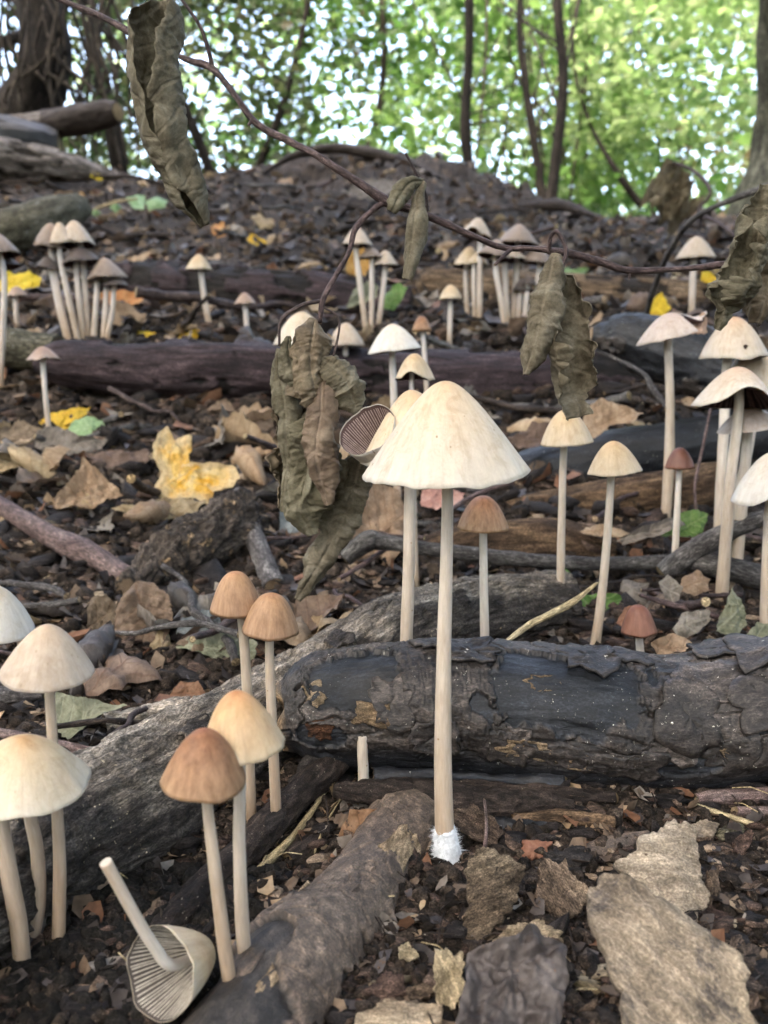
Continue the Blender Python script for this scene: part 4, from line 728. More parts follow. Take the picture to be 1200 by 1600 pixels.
LM = dict(
 dried=leafmat('dried_olive_leaf', [(.10, .075, .045), (.20, .16, .10), (.31, .26, .175)], (.13, .09, .05), .25, .7, .25, 3, .05, bump=.9),
 hang=leafmat('olive_grey_dead_leaf', [(.055, .046, .029), (.115, .098, .062), (.19, .168, .115), (.29, .265, .195)], (.27, .235, .165), .28, .75, 1.3, 1.0, .08, bump=.7, veinmix=.3),
 hangb=leafmat('brown_hanging_leaf', [(.07, .05, .034), (.145, .107, .07), (.24, .19, .13)], (.26, .2, .14), .12, .7, .8, 1.2, .08, bump=.8),
 tan=leafmat('tan_dead_leaf', [(.20, .13, .07), (.34, .245, .15), (.47, .37, .25)], (.24, .15, .08), .2, .65, .9, .6, .2, spots=(.10, .06, .035)),
 brown=leafmat('brown_dead_leaf', [(.07, .046, .031), (.14, .098, .068), (.24, .175, .125)], (.11, .065, .04), .15, .65, .9, .5, .25),
 grey=leafmat('grey_brown_dead_leaf', [(.085, .07, .056), (.17, .145, .118), (.29, .26, .22)], (.3, .27, .22), .15, .7, .9, .6, .2),
 dark=leafmat('dark_sodden_leaf', [(.02, .016, .015), (.055, .046, .042), (.12, .105, .098)], (.11, .095, .09), .05, .5, 1.1, .9, .2, veinmix=.2, spots=(.12, .075, .04), bump=.25),
 russet=leafmat('russet_dead_leaf', [(.10, .05, .03), (.20, .10, .055), (.30, .17, .105)], (.2, .09, .05), .2, .6, 1, .45, .15, spots=(.03, .02, .015)),
 yellow=leafmat('yellow_leaf', [(.55, .33, .10), (.70, .42, .03), (.70, .53, .16), (.66, .58, .36)], (.55, .36, .14), .3, .55, .6, .9, .08, tipcol=(.62, .50, .26), spots=(.40, .22, .10)),
 gold=leafmat('golden_leaf', [(.55, .33, .02), (.72, .50, .035), (.74, .60, .09)], (.55, .38, .05), .3, .55, .6, .6, .1),
 orange=leafmat('orange_leaf', [(.36, .16, .04), (.50, .25, .08), (.55, .34, .14)], (.4, .2, .07), .3, .6, .8, .6, .1),
 green=leafmat('pale_green_leaf', [(.14, .25, .10), (.24, .37, .17), (.36, .47, .27)], (.4, .5, .3), .25, .5, .8, .5, .1),
 vgreen=leafmat('bright_green_leaf', [(.06, .12, .03), (.12, .22, .055), (.21, .31, .10)], (.28, .36, .15), .3, .5, .9, .5, .1, spots=(.12, .09, .04)),
 greygreen=leafmat('grey_green_leaf', [(.11, .12, .07), (.2, .21, .14), (.3, .3, .22)], (.3, .31, .22), .2, .65, .9, .5, .15),
 blue=leafmat('blue_grey_leaf', [(.09, .105, .11), (.15, .17, .175), (.24, .26, .26)], (.22, .24, .24), .1, .5, .8, .6, .1),
 pink=leafmat('pinkish_leaf', [(.36, .19, .14), (.48, .28, .22), (.52, .36, .29)], (.4, .2, .15), .25, .6, .8, .6, .1))
gh = 'dead leaves hanging from the slender branch'
rolled('hanging_leaf', 'large rolled olive grey dead leaf hanging at upper left, open at its top', 'dead leaf', [(252, -4, .302, 15), (250, 40, .30, 40), (246, 110, .298, 46), (258, 190, .297, 40), (282, 260, .297, 34), (305, 318, .297, 24), (320, 352, .297, 9)], LM['hang'], [2.0, 2.3, 2.45, 3.0, 3.3, 3.3, 2.9], -1, 14, .13, 1, gh, 130, 60, tipj=.09)
rolled('hanging_leaf', 'small dead leaf folded over the branch and dangling below it near the middle', 'dead leaf', [(660, 284, .296, 8), (652, 310, .294, 11), (650, 350, .293, 17), (643, 395, .293, 17), (634, 436, .293, 9)], LM['hang'], [1.8, 2.3, 2.6, 2.6, 2.2], 1, 20, .16, 2, gh)
rolled('hanging_leaf', 'short ragged dead leaf draped on the branch left of the small dangling one', 'dead leaf', [(662, 284, .296, 6), (642, 286, .293, 12), (625, 305, .292, 15), (612, 332, .292, 7)], LM['hang'], [1.5, 1.7, 1.6, 1.2], 1, -10, .2, 3, gh, 50, 30, tipj=.5)
rolled('hanging_leaf', 'rolled dead leaf hanging right of centre, its left narrow pointed blade', 'dead leaf', [(868, 396, .289, 8), (862, 430, .288, 19), (852, 480, .287, 28), (838, 535, .287, 24), (820, 585, .287, 6)], LM['hang'], [1.6, 2.1, 2.2, 2.2, 1.6], 1, 25, .2, 4, gh)
rolled('hanging_leaf', 'broad folded dead leaf hanging right of centre with ragged lower end', 'dead leaf', [(872, 420, .292, 8), (880, 460, .2915, 24), (886, 520, .291, 36), (892, 575, .291, 31), (902, 620, .291, 33), (908, 652, .291, 22)], LM['hang'], [1.4, 1.9, 2.2, 2.4, 1.6, 1.2], -1, -22, .22, 5, gh, 110, 50, tipj=.4)
gd = 'dead leaves of the bunch hanging left of centre'
rolled('hanging_leaf', 'dark crumpled leaf added behind the hanging leaf bunch for its shaded hollows', 'dead leaf', [(478, 520, .306, 12), (474, 590, .306, 40), (470, 680, .306, 46), (474, 760, .306, 40), (482, 815, .306, 14)], LM['hangb'], [1.0, 1.4, 1.2, 1.5, 1.0], -1, 10, .3, 41, gd, 120, 60, tipj=.5)  # added blade; stands in for the dark shade in the bunch's hollows
rolled('hanging_leaf', 'small twisted shred at the left top of the hanging leaf bunch', 'dead leaf', [(452, 525, .295, 5), (450, 550, .294, 14), (458, 585, .293, 17), (470, 615, .293, 7)], LM['hang'], [1.4, 2.2, 2.4, 2.0], 1, -25, .3, 42, gd, 60, 36, tipj=.5)
rolled('hanging_leaf', 'small torn shred at the lower right of the hanging leaf bunch', 'dead leaf', [(512, 690, .303, 6), (524, 715, .303, 16), (526, 745, .303, 18), (516, 775, .303, 7)], LM['hang'], [1.2, 1.8, 2.0, 1.4], 1, 25, .3, 43, gd, 60, 36, tipj=.6)
for lb, path, rl, sg, fc, mt in [
 ('narrow rolled strip at the left side of the hanging leaf bunch', [(438, 545, .300, 8), (440, 580, .30, 22), (450, 640, .299, 25), (450, 710, .299, 17), (445, 775, .299, 12), (442, 800, .299, 5)], [1.5, 2.1, 2.2, 2.5, 2.5, 2.0], 1, 15, 'hang'),
 ('brown crumpled leaf at the top of the hanging leaf bunch', [(492, 498, .296, 8), (486, 530, .294, 34), (484, 570, .292, 42), (492, 615, .291, 36), (500, 650, .291, 12)], [1.2, 1.3, 1.5, 1.4, 1.2], 1, -12, 'hangb'),
 ('pointed leaf sticking out right of the hanging leaf bunch', [(500, 560, .294, 8), (522, 580, .293, 26), (542, 610, .293, 28), (556, 640, .293, 12), (562, 650, .293, 3)], [1.1, 1.2, 1.2, 1.0], 1, -20, 'hang'),
 ('long brown folded leaf in the middle of the hanging leaf bunch', [(505, 590, .292, 8), (505, 640, .289, 28), (498, 700, .288, 30), (506, 755, .288, 22), (512, 790, .288, 8)], [1.6, 1.9, 2.0, 1.9, 1.4], 1, 10, 'hangb'),
 ('wide lowest blade with clear veins in the hanging leaf bunch', [(492, 640, .297, 14), (484, 700, .296, 42), (478, 755, .296, 43), (476, 800, .296, 30), (490, 835, .296, 10)], [1.0, 1.1, 1.2, 1.1, 1.0], 1, 14, 'hang'),
 ('tapering rolled leaf hanging lowest of the bunch towards the grey stick', [(562, 715, .304, 16), (550, 760, .303, 30), (532, 815, .302, 32), (502, 870, .302, 28), (476, 915, .302, 18), (464, 936, .302, 7)], [1.6, 1.9, 2.0, 1.9, 1.8, 1.3], 1, -10, 'hang')]:
    rolled('hanging_leaf', lb, 'dead leaf', [(x_, y_, z_, h_ * .84) for x_, y_, z_, h_ in path], LM[mt], rl, sg, fc, .30, len(lb), gd, 110, 50)
ge2 = 'dead leaves hanging at the right edge'
rolled('hanging_leaf', 'dark curled dead leaf hanging at the right edge', 'dead leaf', [(1200, 285, .285, 10), (1188, 350, .284, 26), (1170, 410, .283, 34), (1146, 462, .283, 30), (1122, 515, .283, 8)], LM['hang'], [1.8, 2.5, 2.9, 2.6, 1.8], -1, 20, .26, 31, ge2, 110, 54, tipj=.5, twist=50)
rolled('hanging_leaf', 'second curled dead leaf at the right edge behind the dark one', 'dead leaf', [(1208, 350, .292, 14), (1200, 410, .291, 30), (1188, 470, .291, 28), (1180, 505, .291, 10)], LM['hangb'], [1.6, 2.2, 2.4, 1.6], 1, -10, .26, 32, ge2)

M_slab = earthy('bark_slab', [(.11, .088, .066), (.19, .15, .11), (.28, .225, .165), (.36, .285, .20)], .5, (.4, 1, 1), rough=.85, bump=1., bdist=.0012, over=(.10, .085, .075), over_t=.53, over_s=.35, con=.5)
M_slabp = earthy('pale_bark_slab', [(.17, .135, .10), (.30, .245, .185), (.42, .35, .265)], .7, (.45, 1, 1), rough=.9, bump=1., bdist=.001, specks=((.10, .07, .05), 2.2), con=.5)
M_chip = earthy('brown_wood_chip', [(.06, .042, .03), (.14, .10, .072), (.26, .195, .135)], 1.1, (.35, 1, 1), rough=.8, bump=.9, bdist=.001, vary=.25, specks=((.03, .022, .018), 2.4))
M_palechip = earthy('pale_wood_chip', [(.24, .175, .11), (.39, .30, .205), (.52, .43, .315)], 1.2, (.35, 1, 1), rough=.85, bump=.9, bdist=.001, vary=.15, con=.6)
M_redchip = earthy('red_brown_bark_chip', [(.04, .026, .02), (.09, .06, .045), (.155, .11, .083)], 1.1, (.4, 1, 1), rough=.75, bump=.9, bdist=.001, vary=.2)
M_darkchip = earthy('dark_bark_chip', [(.012, .01, .01), (.03, .025, .023), (.065, .055, .05)], 1.1, (.4, 1, 1), rough=.6, bump=.9, bdist=.001, vary=.25)
gk = 'bark pieces and chips at lower right'
CH = [
 ('bark_slab', 'largest grey tan bark slab at the bottom right corner', [(922, 1405), (962, 1376), (1012, 1385), (1062, 1418), (1112, 1462), (1150, 1500), (1165, 1560), (1190, 1660), (990, 1660), (972, 1540), (948, 1498), (922, 1442)], None, 38, .0028, M_slab, .0022, .0012),
 ('bark_slab', 'pale tan bark slab tucked behind the largest slab', [(972, 1352), (1008, 1312), (1048, 1279), (1084, 1298), (1098, 1368), (1102, 1425), (1080, 1436), (1050, 1425), (1000, 1400)], None, 42, .003, M_slabp, .0015, .0012),
 ('bark_piece', 'spotted brown bark piece with pale tip right of the white stem foot', [(732, 1400), (730, 1352), (750, 1320), (776, 1330), (802, 1348), (826, 1352), (816, 1392), (790, 1432), (756, 1468), (720, 1458)], None, 48, .002, M_chip, .0022, .001),
 ('wood_chip', 'square grey brown wood chip left of the large bark slab', [(842, 1345), (880, 1345), (926, 1396), (906, 1432), (870, 1436), (838, 1412)], None, 40, .003, M_chip, .0006, .0008),
 ('wood_chip', 'pale buff wood chip behind the crumpled dark leaf', [(764, 1472), (800, 1446), (836, 1437), (884, 1461), (884, 1500), (820, 1500)], None, 45, .002, M_palechip, .0008, .0008),
 ('wood_chip', 'upright pale pitted wood chip left of the crumpled dark leaf', [(680, 1482), (722, 1488), (724, 1545), (702, 1585), (680, 1562)], None, 60, .003, M_palechip, .001, .0012),
 ('bark_piece', 'reddish brown bark strip behind the white stem foot', [(700, 1270), (733, 1258), (760, 1275), (788, 1302), (764, 1325), (735, 1312), (712, 1296)], None, 50, .002, M_redchip, .0018, .001),
 ('bark_piece', 'small russet bark flake right of the thin red stalk', [(820, 1312), (864, 1316), (850, 1340), (814, 1340)], None, 35, .0012, LM['russet'], .0003, .0004),
 ('wood_chip', 'brown blocky wood chip at the bottom left of the arched twig', [(570, 1550), (600, 1518), (632, 1524), (636, 1552), (612, 1568)], None, 40, .004, M_redchip, .0006, .0008),
 ('wood_chip', 'small white holed wood chip under the arched twig', [(622, 1482), (638, 1474), (656, 1496), (640, 1505), (624, 1500)], None, 45, .002, M_palechip, .0004, .0006),
 ('wood_chip', 'crumbly tan wood chip at the bottom edge, left of the pitted one', [(560, 1590), (600, 1562), (650, 1572), (694, 1570), (700, 1640), (560, 1640)], None, 35, .004, M_palechip, .001, .0016),
 ('wood_chip', 'small brown wood chip beside the blocky one', [(634, 1545), (660, 1538), (678, 1552), (656, 1566), (640, 1562)], None, 40, .003, M_chip, .0004, .0008),
 ('wood_chip', 'dark flat chip wedged above the square wood chip', [(845, 1335), (905, 1320), (925, 1335), (900, 1360), (862, 1352)], None, 30, .002, M_darkchip, .0004, .0006),
 ('bark_piece', 'small grey stone like bark bit right of the pale slab', [(1082, 1290), (1104, 1280), (1122, 1288), (1118, 1308), (1092, 1310)], None, 40, .003, M_slab, .001, .0006),
 ('bark_piece', 'round olive bark bit at right beside the grey one', [(1120, 1296), (1142, 1284), (1164, 1290), (1158, 1308), (1130, 1312)], None, 40, .003, M_moss, .001, .0006),
 ('wood_chip', 'narrow orange brown chip standing right of the pale slab', [(1108, 1362), (1124, 1360), (1126, 1390), (1108, 1422), (1098, 1424)], None, 60, .0012, M_redchip, .0003, .0005),
 ('wood_chip', 'reddish end chip near the pale straw at the right edge', [(1148, 1312), (1172, 1296), (1176, 1312), (1160, 1336), (1146, 1330)], None, 40, .003, M_redchip, .0004, .0006),
 ('wood_chip', 'small tan chip lying right of the largest slab', [(1126, 1432), (1152, 1436), (1150, 1448), (1126, 1446)], None, 40, .002, M_palechip, .0004, .0006),
 ('bark_piece', 'dark curled bark strip under the left end of the charred log', [(440, 1240), (470, 1185), (520, 1165), (545, 1180), (520, 1215), (470, 1262), (440, 1275)], .252, 60, .0016, M_darkchip, .002, .0008),
 ('bark_piece', 'black bark strip leaning at the left of the flaky stick', [(372, 1330), (420, 1270), (446, 1265), (420, 1320), (385, 1365)], .222, 50, .0014, M_darkchip, .001, .0006),
]
for i, (nm, lb, poly, D, tl, th, mt, dm, am) in enumerate(CH):
    traced(nm, lb, 'bark' if 'bark' in nm else 'wood chip', poly, D, tl, 0, th, mt, dm * .8, am * .75, 1.5, .002, .12, 200 + i, gk, nr=14, na=110, lift=.002)
LV = [  # label, outline, D, tilt, material, curl, amp, base
 ('crumpled dark sodden leaf lying at the bottom edge, right of centre', [(728, 1488), (760, 1478), (800, 1478), (830, 1452), (880, 1476), (886, 1530), (872, 1640), (700, 1640), (722, 1560)], None, 38, 'dark', .006, .0018, 0),
 ('russet leaf with black dots below the flaky stick', [(530, 1334), (530, 1302), (548, 1266), (606, 1260), (592, 1292), (562, 1322)], .228, 65, 'russet', .002, .0005, 0),
 ('yellow maple leaf at left lying with one lobe standing up', [(240, 768), (252, 742), (242, 722), (236, 702), (262, 664), (268, 682), (300, 678), (288, 712), (276, 726), (320, 728), (372, 734), (376, 748), (362, 768), (330, 764), (352, 788), (318, 790), (280, 782), (256, 778)], None, 52, 'yellow', .006, .0016, 0),
 ('tan leaf lying left of the yellow maple leaf', [(194, 776), (180, 762), (136, 727), (118, 748), (88, 800), (120, 804), (152, 800), (170, 784)], None, 50, 'tan', .008, .0016, 0),
 ('tan lobed leaf lying below the yellow maple leaf', [(168, 794), (200, 788), (250, 780), (318, 776), (300, 800), (262, 806), (236, 822), (216, 814), (200, 806)], None, 40, 'tan', .006, .0014, 0),
 ('pale green leaf with stalk below the small wavy capped mushroom', [(165, 668), (168, 655), (150, 652), (120, 656), (100, 668), (108, 685), (135, 696), (160, 688)], None, 42, 'green', .005, .001, 0),
 ('yellow leaf half under the pale green leaf', [(62, 668), (80, 645), (110, 634), (140, 636), (128, 652), (102, 670), (80, 674)], None, 40, 'gold', .004, .001, 0),
 ('grey brown leaf under the pale green leaf', [(50, 702), (62, 682), (92, 668), (130, 690), (168, 688), (155, 712), (110, 716), (80, 705)], None, 48, 'grey', .006, .001, 0),
 ('brown curled leaf at the far left beside the grey brown leaf', [(0, 680), (30, 658), (64, 668), (60, 690), (30, 704), (0, 700)], None, 45, 'brown', .006, .001, 0),
 ('pale brown leaf at the left edge below the brown curled leaf', [(-10, 716), (25, 704), (50, 712), (40, 735), (0, 745)], None, 45, 'tan', .006, .001, 0),
 ('reddish brown lobed leaf before the purple log', [(376, 680), (384, 656), (402, 642), (416, 646), (432, 642), (426, 664), (408, 672), (392, 682)], None, 45, 'brown', .005, .001, 0),
 ('brown dead leaf lying left of the yellow maple leaf stalk', [(130, 712), (180, 704), (232, 706), (240, 730), (200, 742), (150, 730)], None, 35, 'brown', .005, .001, 0),
 ('large curled brown dead leaf standing up left of the orange tan pair', [(212, 912), (240, 912), (268, 934), (280, 965), (268, 1000), (250, 1035), (226, 1050), (196, 1030), (176, 992), (180, 948)], .365, 66, 'brown', .010, .0016, 0),
 ('folded pale brown flap hanging from the large curled leaf', [(246, 982), (262, 990), (270, 1030), (282, 1060), (258, 1068), (226, 1058), (230, 1018)], .352, 62, 'tan', .003, .0008, 0),
 ('brown leaf curl left of the large curled leaf', [(140, 985), (142, 935), (172, 932), (186, 950), (180, 982), (160, 990)], .37, 62, 'brown', .006, .001, 0),
 ('green grey leaf lying between the tan grey cone and the weathered log', [(86, 1152), (90, 1082), (130, 1098), (170, 1104), (205, 1108), (170, 1122), (140, 1145), (110, 1158)], None, 48, 'greygreen', .006, .001, 0),
 ('blue grey leaf behind the weathered log near the orange tan pair', [(274, 992), (286, 968), (318, 954), (344, 962), (350, 990), (310, 1004)], .36, 45, 'blue', .004, .001, 0),
 ('banded olive leaf roll just above the weathered log', [(276, 1010), (300, 996), (350, 995), (400, 1002), (402, 1030), (370, 1046), (320, 1026)], .345, 55, 'greygreen', .004, .0014, 0),
 ('fan shaped brown leaf above the weathered log', [(266, 1088), (282, 1066), (310, 1068), (322, 1086), (300, 1104), (276, 1106)], .315, 45, 'russet', .003, .0006, 0),
 ('dull yellow leaf at the left edge by the reddish stick', [(-10, 826), (0, 805), (28, 802), (52, 815), (44, 830), (10, 834)], None, 40, 'tan', .004, .001, 0),
 ('bluish grey leaf behind the lower hanging leaf', [(432, 870), (440, 800), (470, 778), (492, 800), (470, 860), (450, 892)], .49, 62, 'blue', .005, .001, 0),
 ('broad tan leaf behind the stem of the split mushroom', [(545, 880), (560, 800), (580, 760), (622, 770), (640, 800), (632, 860), (600, 920), (565, 905)], .47, 58, 'tan', .008, .0016, 0),
 ('pinkish leaf glimpsed under the rim of the tallest cap', [(655, 790), (660, 765), (700, 762), (726, 770), (715, 795), (680, 800)], .52, 55, 'pink', .004, .001, 0),
 ('large tan leaf behind the right hanging leaf above the black log', [(905, 680), (915, 645), (935, 632), (980, 642), (1006, 650), (985, 668), (950, 672), (925, 690)], .55, 45, 'tan', .006, .001, 0),
 ('brown leaf behind the cap of the taller buff mushroom', [(800, 690), (830, 668), (860, 672), (870, 690), (840, 706), (810, 704)], .58, 40, 'brown', .006, .001, 0),
 ('green leaf behind the stems of the two buff mushrooms', [(862, 900), (885, 888), (910, 925), (950, 935), (972, 945), (950, 962), (900, 965), (870, 962), (850, 930)], .40, 45, 'vgreen', .005, .001, 0),
 ('orange brown leaf lying on top of the charred log', [(852, 1024), (870, 1014), (930, 1016), (936, 1030), (900, 1032)], .292, 20, 'orange', .002, .0004, 0),
 ('russet leaf half behind the short red brown mushroom', [(962, 975), (975, 950), (992, 948), (1000, 970), (985, 990)], .345, 55, 'russet', .002, .0005, 0),
 ('dry yellowish leaf flake behind the buff mushrooms', [(908, 832), (914, 822), (950, 820), (986, 828), (970, 838), (930, 838)], .46, 30, 'tan', .003, .0006, 0),
 ('yellow green leaf between the dark brown mushroom and the right clump', [(1030, 845), (1050, 815), (1082, 800), (1106, 806), (1098, 832), (1070, 848)], .46, 50, 'vgreen', .005, .001, 0),
 ('long grey leaf edge left of the dark brown mushroom', [(960, 846), (1000, 832), (1060, 806), (1070, 820), (1030, 842), (985, 852)], .45, 50, 'grey', .004, .001, 0),
 ('oval net veined tan leaf right of the dark brown mushroom stem', [(1062, 920), (1070, 898), (1092, 888), (1110, 904), (1108, 922), (1085, 930)], .385, 60, 'tan', .002, .0006, 0),
 ('lacy skeleton leaf below the dark brown mushroom', [(1026, 912), (1042, 900), (1066, 918), (1060, 940), (1044, 946)], .375, 65, 'grey', .002, .0008, 0),
 ('olive crumpled leaf at the foot of the right edge clump', [(1120, 985), (1140, 930), (1152, 914), (1168, 940), (1170, 975), (1150, 1000)], .355, 62, 'greygreen', .006, .0016, 0),
 ('pinkish grey torn leaf right of the short red brown mushroom', [(1050, 985), (1066, 958), (1100, 952), (1110, 970), (1090, 990), (1064, 998)], .345, 50, 'grey', .005, .001, 0),
 ('pale leaf crumple beside the charred log at the right edge', [(1158, 1000), (1180, 975), (1205, 980), (1210, 1015), (1180, 1030)], .325, 55, 'greygreen', .005, .001, 0),
 ('brown leaf strip lying behind the charred log below the skeleton leaf', [(1010, 1015), (1050, 998), (1082, 1008), (1070, 1025), (1030, 1032)], .32, 35, 'tan', .003, .001, 0),
 ('bright yellow leaf behind the left edge mushrooms', [(-5, 450), (10, 425), (40, 424), (64, 432), (60, 446), (38, 458), (10, 460)], .98, 55, 'gold', .008, .001, 0),
 ('orange leaf lying right of the left cluster', [(158, 470), (165, 458), (200, 460), (230, 458), (222, 480), (180, 486)], .98, 45, 'orange', .008, .001, 0),
 ('tan leaf under the orange leaf by the left cluster', [(170, 510), (180, 486), (210, 484), (232, 500), (225, 518), (195, 524)], .93, 45, 'tan', .008, .001, 0),
 ('yellow leaf lying along the far side of the purple log', [(200, 524), (205, 512), (240, 516), (272, 522), (262, 532), (220, 532)], .88, 40, 'gold', .006, .001, 0),
 ('yellow leaf right of the other one along the purple log', [(278, 530), (284, 512), (300, 508), (312, 516), (306, 530)], .88, 45, 'gold', .006, .001, 0),
 ('grey leaf curl behind the purple log left of the hanging bunch', [(336, 520), (350, 500), (368, 495), (366, 518), (350, 528)], .93, 55, 'grey', .006, .001, 0),
 ('vivid yellow leaf standing behind the burnt log at right', [(998, 476), (1006, 466), (1022, 468), (1032, 460), (1048, 480), (1040, 494), (1018, 494)], .95, 60, 'gold', .006, .001, 0),
 ('yellow leaf on the far light brown log beside the lone beige mushroom', [(1092, 440), (1096, 430), (1112, 430), (1126, 440), (1110, 446)], 1.08, 50, 'gold', .006, .001, 0),
 ('orange leaf at the foot of the grey mushroom cluster', [(792, 520), (800, 506), (820, 504), (832, 514), (818, 522)], .93, 40, 'orange', .006, .001, 0),
 ('olive grey leaf in front of the three mushrooms below the branch', [(542, 486), (552, 455), (575, 446), (592, 456), (590, 472), (565, 480)], .95, 60, 'greygreen', .008, .001, 0),
 ('small green leaf right of the three mushrooms below the branch', [(596, 480), (600, 455), (622, 446), (636, 456), (620, 478), (605, 490)], .97, 55, 'vgreen', .008, .001, 0),
 ('brown leaf behind the three mushrooms below the branch', [(540, 425), (545, 402), (568, 395), (580, 415), (570, 432)], 1.15, 50, 'orange', .008, .001, 0),
 ('green leaf lying on the slope right of the grey cluster', [(868, 425), (888, 418), (920, 424), (915, 434), (885, 434)], 1.3, 30, 'vgreen', .008, .001, 0),
 ('tall dried brown leaf standing upright on the right slope', [(1030, 264), (1048, 270), (1066, 266), (1076, 288), (1096, 318), (1080, 340), (1054, 352), (1040, 364), (1020, 350), (996, 334), (1010, 302)], 1.5, 70, 'dried', .05, .011, 0),
 ('pale flat wood scrap lying on the bank below the ridge branch', [(530, 306), (560, 290), (600, 284), (640, 296), (620, 306), (570, 310)], 2.1, 30, 'grey', .01, .002, 0),
 ('orange leaf on the bank left of the green sprig', [(108, 316), (114, 304), (130, 304), (136, 314), (122, 322)], 1.9, 45, 'orange', .01, .001, 0),
 ('small yellow leaf on the slope below the upper left hanging leaf', [(384, 380), (390, 370), (408, 372), (420, 378), (404, 384)], 1.6, 40, 'gold', .01, .001, 0),
 ('ochre leaf on the slope right of the upper left hanging leaf', [(328, 366), (334, 348), (350, 352), (354, 368), (342, 376)], 1.7, 45, 'orange', .01, .001, 0),
 ('tan leaf on the slope right of the ochre leaf', [(390, 346), (402, 334), (426, 342), (430, 352), (408, 356)], 1.8, 40, 'tan', .01, .001, 0),
 ('yellow leaf on the bleached trunk at far left', [(140, 278), (146, 270), (158, 272), (160, 280)], 2.45, 50, 'gold', .006, .001, 0),
 ('yellow leaf on top of the bank below the crooked ridge branch', [(432, 286), (440, 277), (456, 280), (458, 290)], 2.5, 45, 'tan', .01, .001, 0),
]
traced('torn_flap', None, None, [(1060, 506), (1084, 501), (1100, 496), (1107, 511), (1100, 522), (1076, 525), (1062, 518)], torn.location[1] - .004, 55, 0, .0006, K['rosy'], .002, .0016, 2.5, .004, .08, 390, parent=torn)
for i, (lb, poly, D, tl, mt, cu, am, bs) in enumerate(LV):
    traced('fallen_leaf', lb, 'fallen leaf', poly, D, tl, 0, 0, LM[mt], .001, am * 1.6, 1.3, cu, .05, 300 + i, 'fallen leaves on the forest floor', bs, 30 if i < 4 else 18, 96, lift=.004)
# stalks of leaves, the green sprig on the bank
for lb, pts, mt in [('red leaf stalk of the yellow maple leaf', [(150, 778, .60, 2), (200, 772, .605, 2.6), (242, 756, .61, 3)], M_redtwig), ('green leaf stalk right of the pale green leaf', [(164, 662, .70, 3), (190, 668, .70, 2.4), (224, 671, .70, 3.2)], plain('green_stalk', (.20, .32, .10), .5))]:
    log('leaf_stalk', lb, 'leaf stalk', pts, mt, 24, 8, None, .0002, 'leaf stalks')
sp = link('green_sprig', None, tuple(P(190, 322, 1.9))); tag(sp, 'pale green sprig of small leaves lying on the bank', 'plant')
log('stem', None, None, [(140, 330, 1.9, 2), (180, 316, 1.9, 2), (215, 310, 1.9, 2)], M_straw, 24, 8, None, .0005, parent=sp)
for i, poly in enumerate([[(198, 312), (212, 304), (226, 306), (224, 326), (210, 328)], [(224, 310), (244, 304), (262, 312), (256, 322), (232, 324)], [(170, 322), (180, 314), (190, 320), (180, 328)], [(140, 330), (150, 324), (158, 330), (148, 334)]]):
    traced('leaf', None, None, poly, 1.9, 45, 0, 0, LM['green'], .002, .002, .3, .01, .05, 380 + i, parent=sp, nr=6, na=24)

# ---------------------------------------------------------------- litter: single leaves and chips, then what nobody could count
LOGXY = [(C[::6, 0], C[::6, 1], r[::6], C[::6, 2]) for C, r in LOGC]
STEMS = np.array([o.location[:2] for o in bpy.data.objects if o.name.startswith('mushroom')])
def clear(x, y, pad):
    if np.min(np.hypot(STEMS[:, 0] - x, STEMS[:, 1] - y)) < pad * .7 + .004: return False
    for cx, cy, r, cz in LOGXY:
        d = np.hypot(cx - x, cy - y); k = np.argmin(d)
        if d[k] < r[k] + pad * .6 and cz[k] < gz(x, y) + .06: return False
    return True
def leaf_mesh(seed, L=1.0, wid=.32, nu=16, nv=9):
    u = np.linspace(0, 1, nu); v = np.linspace(-1, 1, nv); U, W_ = np.meshgrid(u, v, indexing='ij'); r_ = np.random.default_rng(seed)
    half = wid * np.sin(np.pi * u ** (.7 + .4 * r_.random())) ** .8 * (1 + .16 * fbm(np.stack([u * 8, u * 0, u * 0 + seed], -1), 3, seed))
    if seed % 3 == 0: half = half * (1 + .35 * np.sin(u * 12 + seed) * (u > .15))
    half = np.maximum(half, .012); roll = .4 + 2.0 * r_.random(); sg = 1 if r_.random() < .6 else -1
    ang = W_ * roll; Rr = half[:, None] / roll
    y = Rr * np.sin(ang) * 1.0; z = sg * Rr * (np.cos(ang) - np.cos(roll) * (sg > 0) - 1 * (sg < 0))
    p = np.stack([U * 3, W_ * 1.2, U * 0 + seed], -1)
    z = z + .07 * fbm(p * 1.2, 3, seed) + .35 * (r_.random() - .3) * (U - .5) ** 2 + .03 * ridge(p * 3, 2, seed)
    lc = np.stack([U * 3.2, ang * Rr * 3.2, U * 0 + seed], -1)
    return (np.stack([(U - .5) * L, y, z], -1), gridf(nu, nv), lc, np.abs(W_))
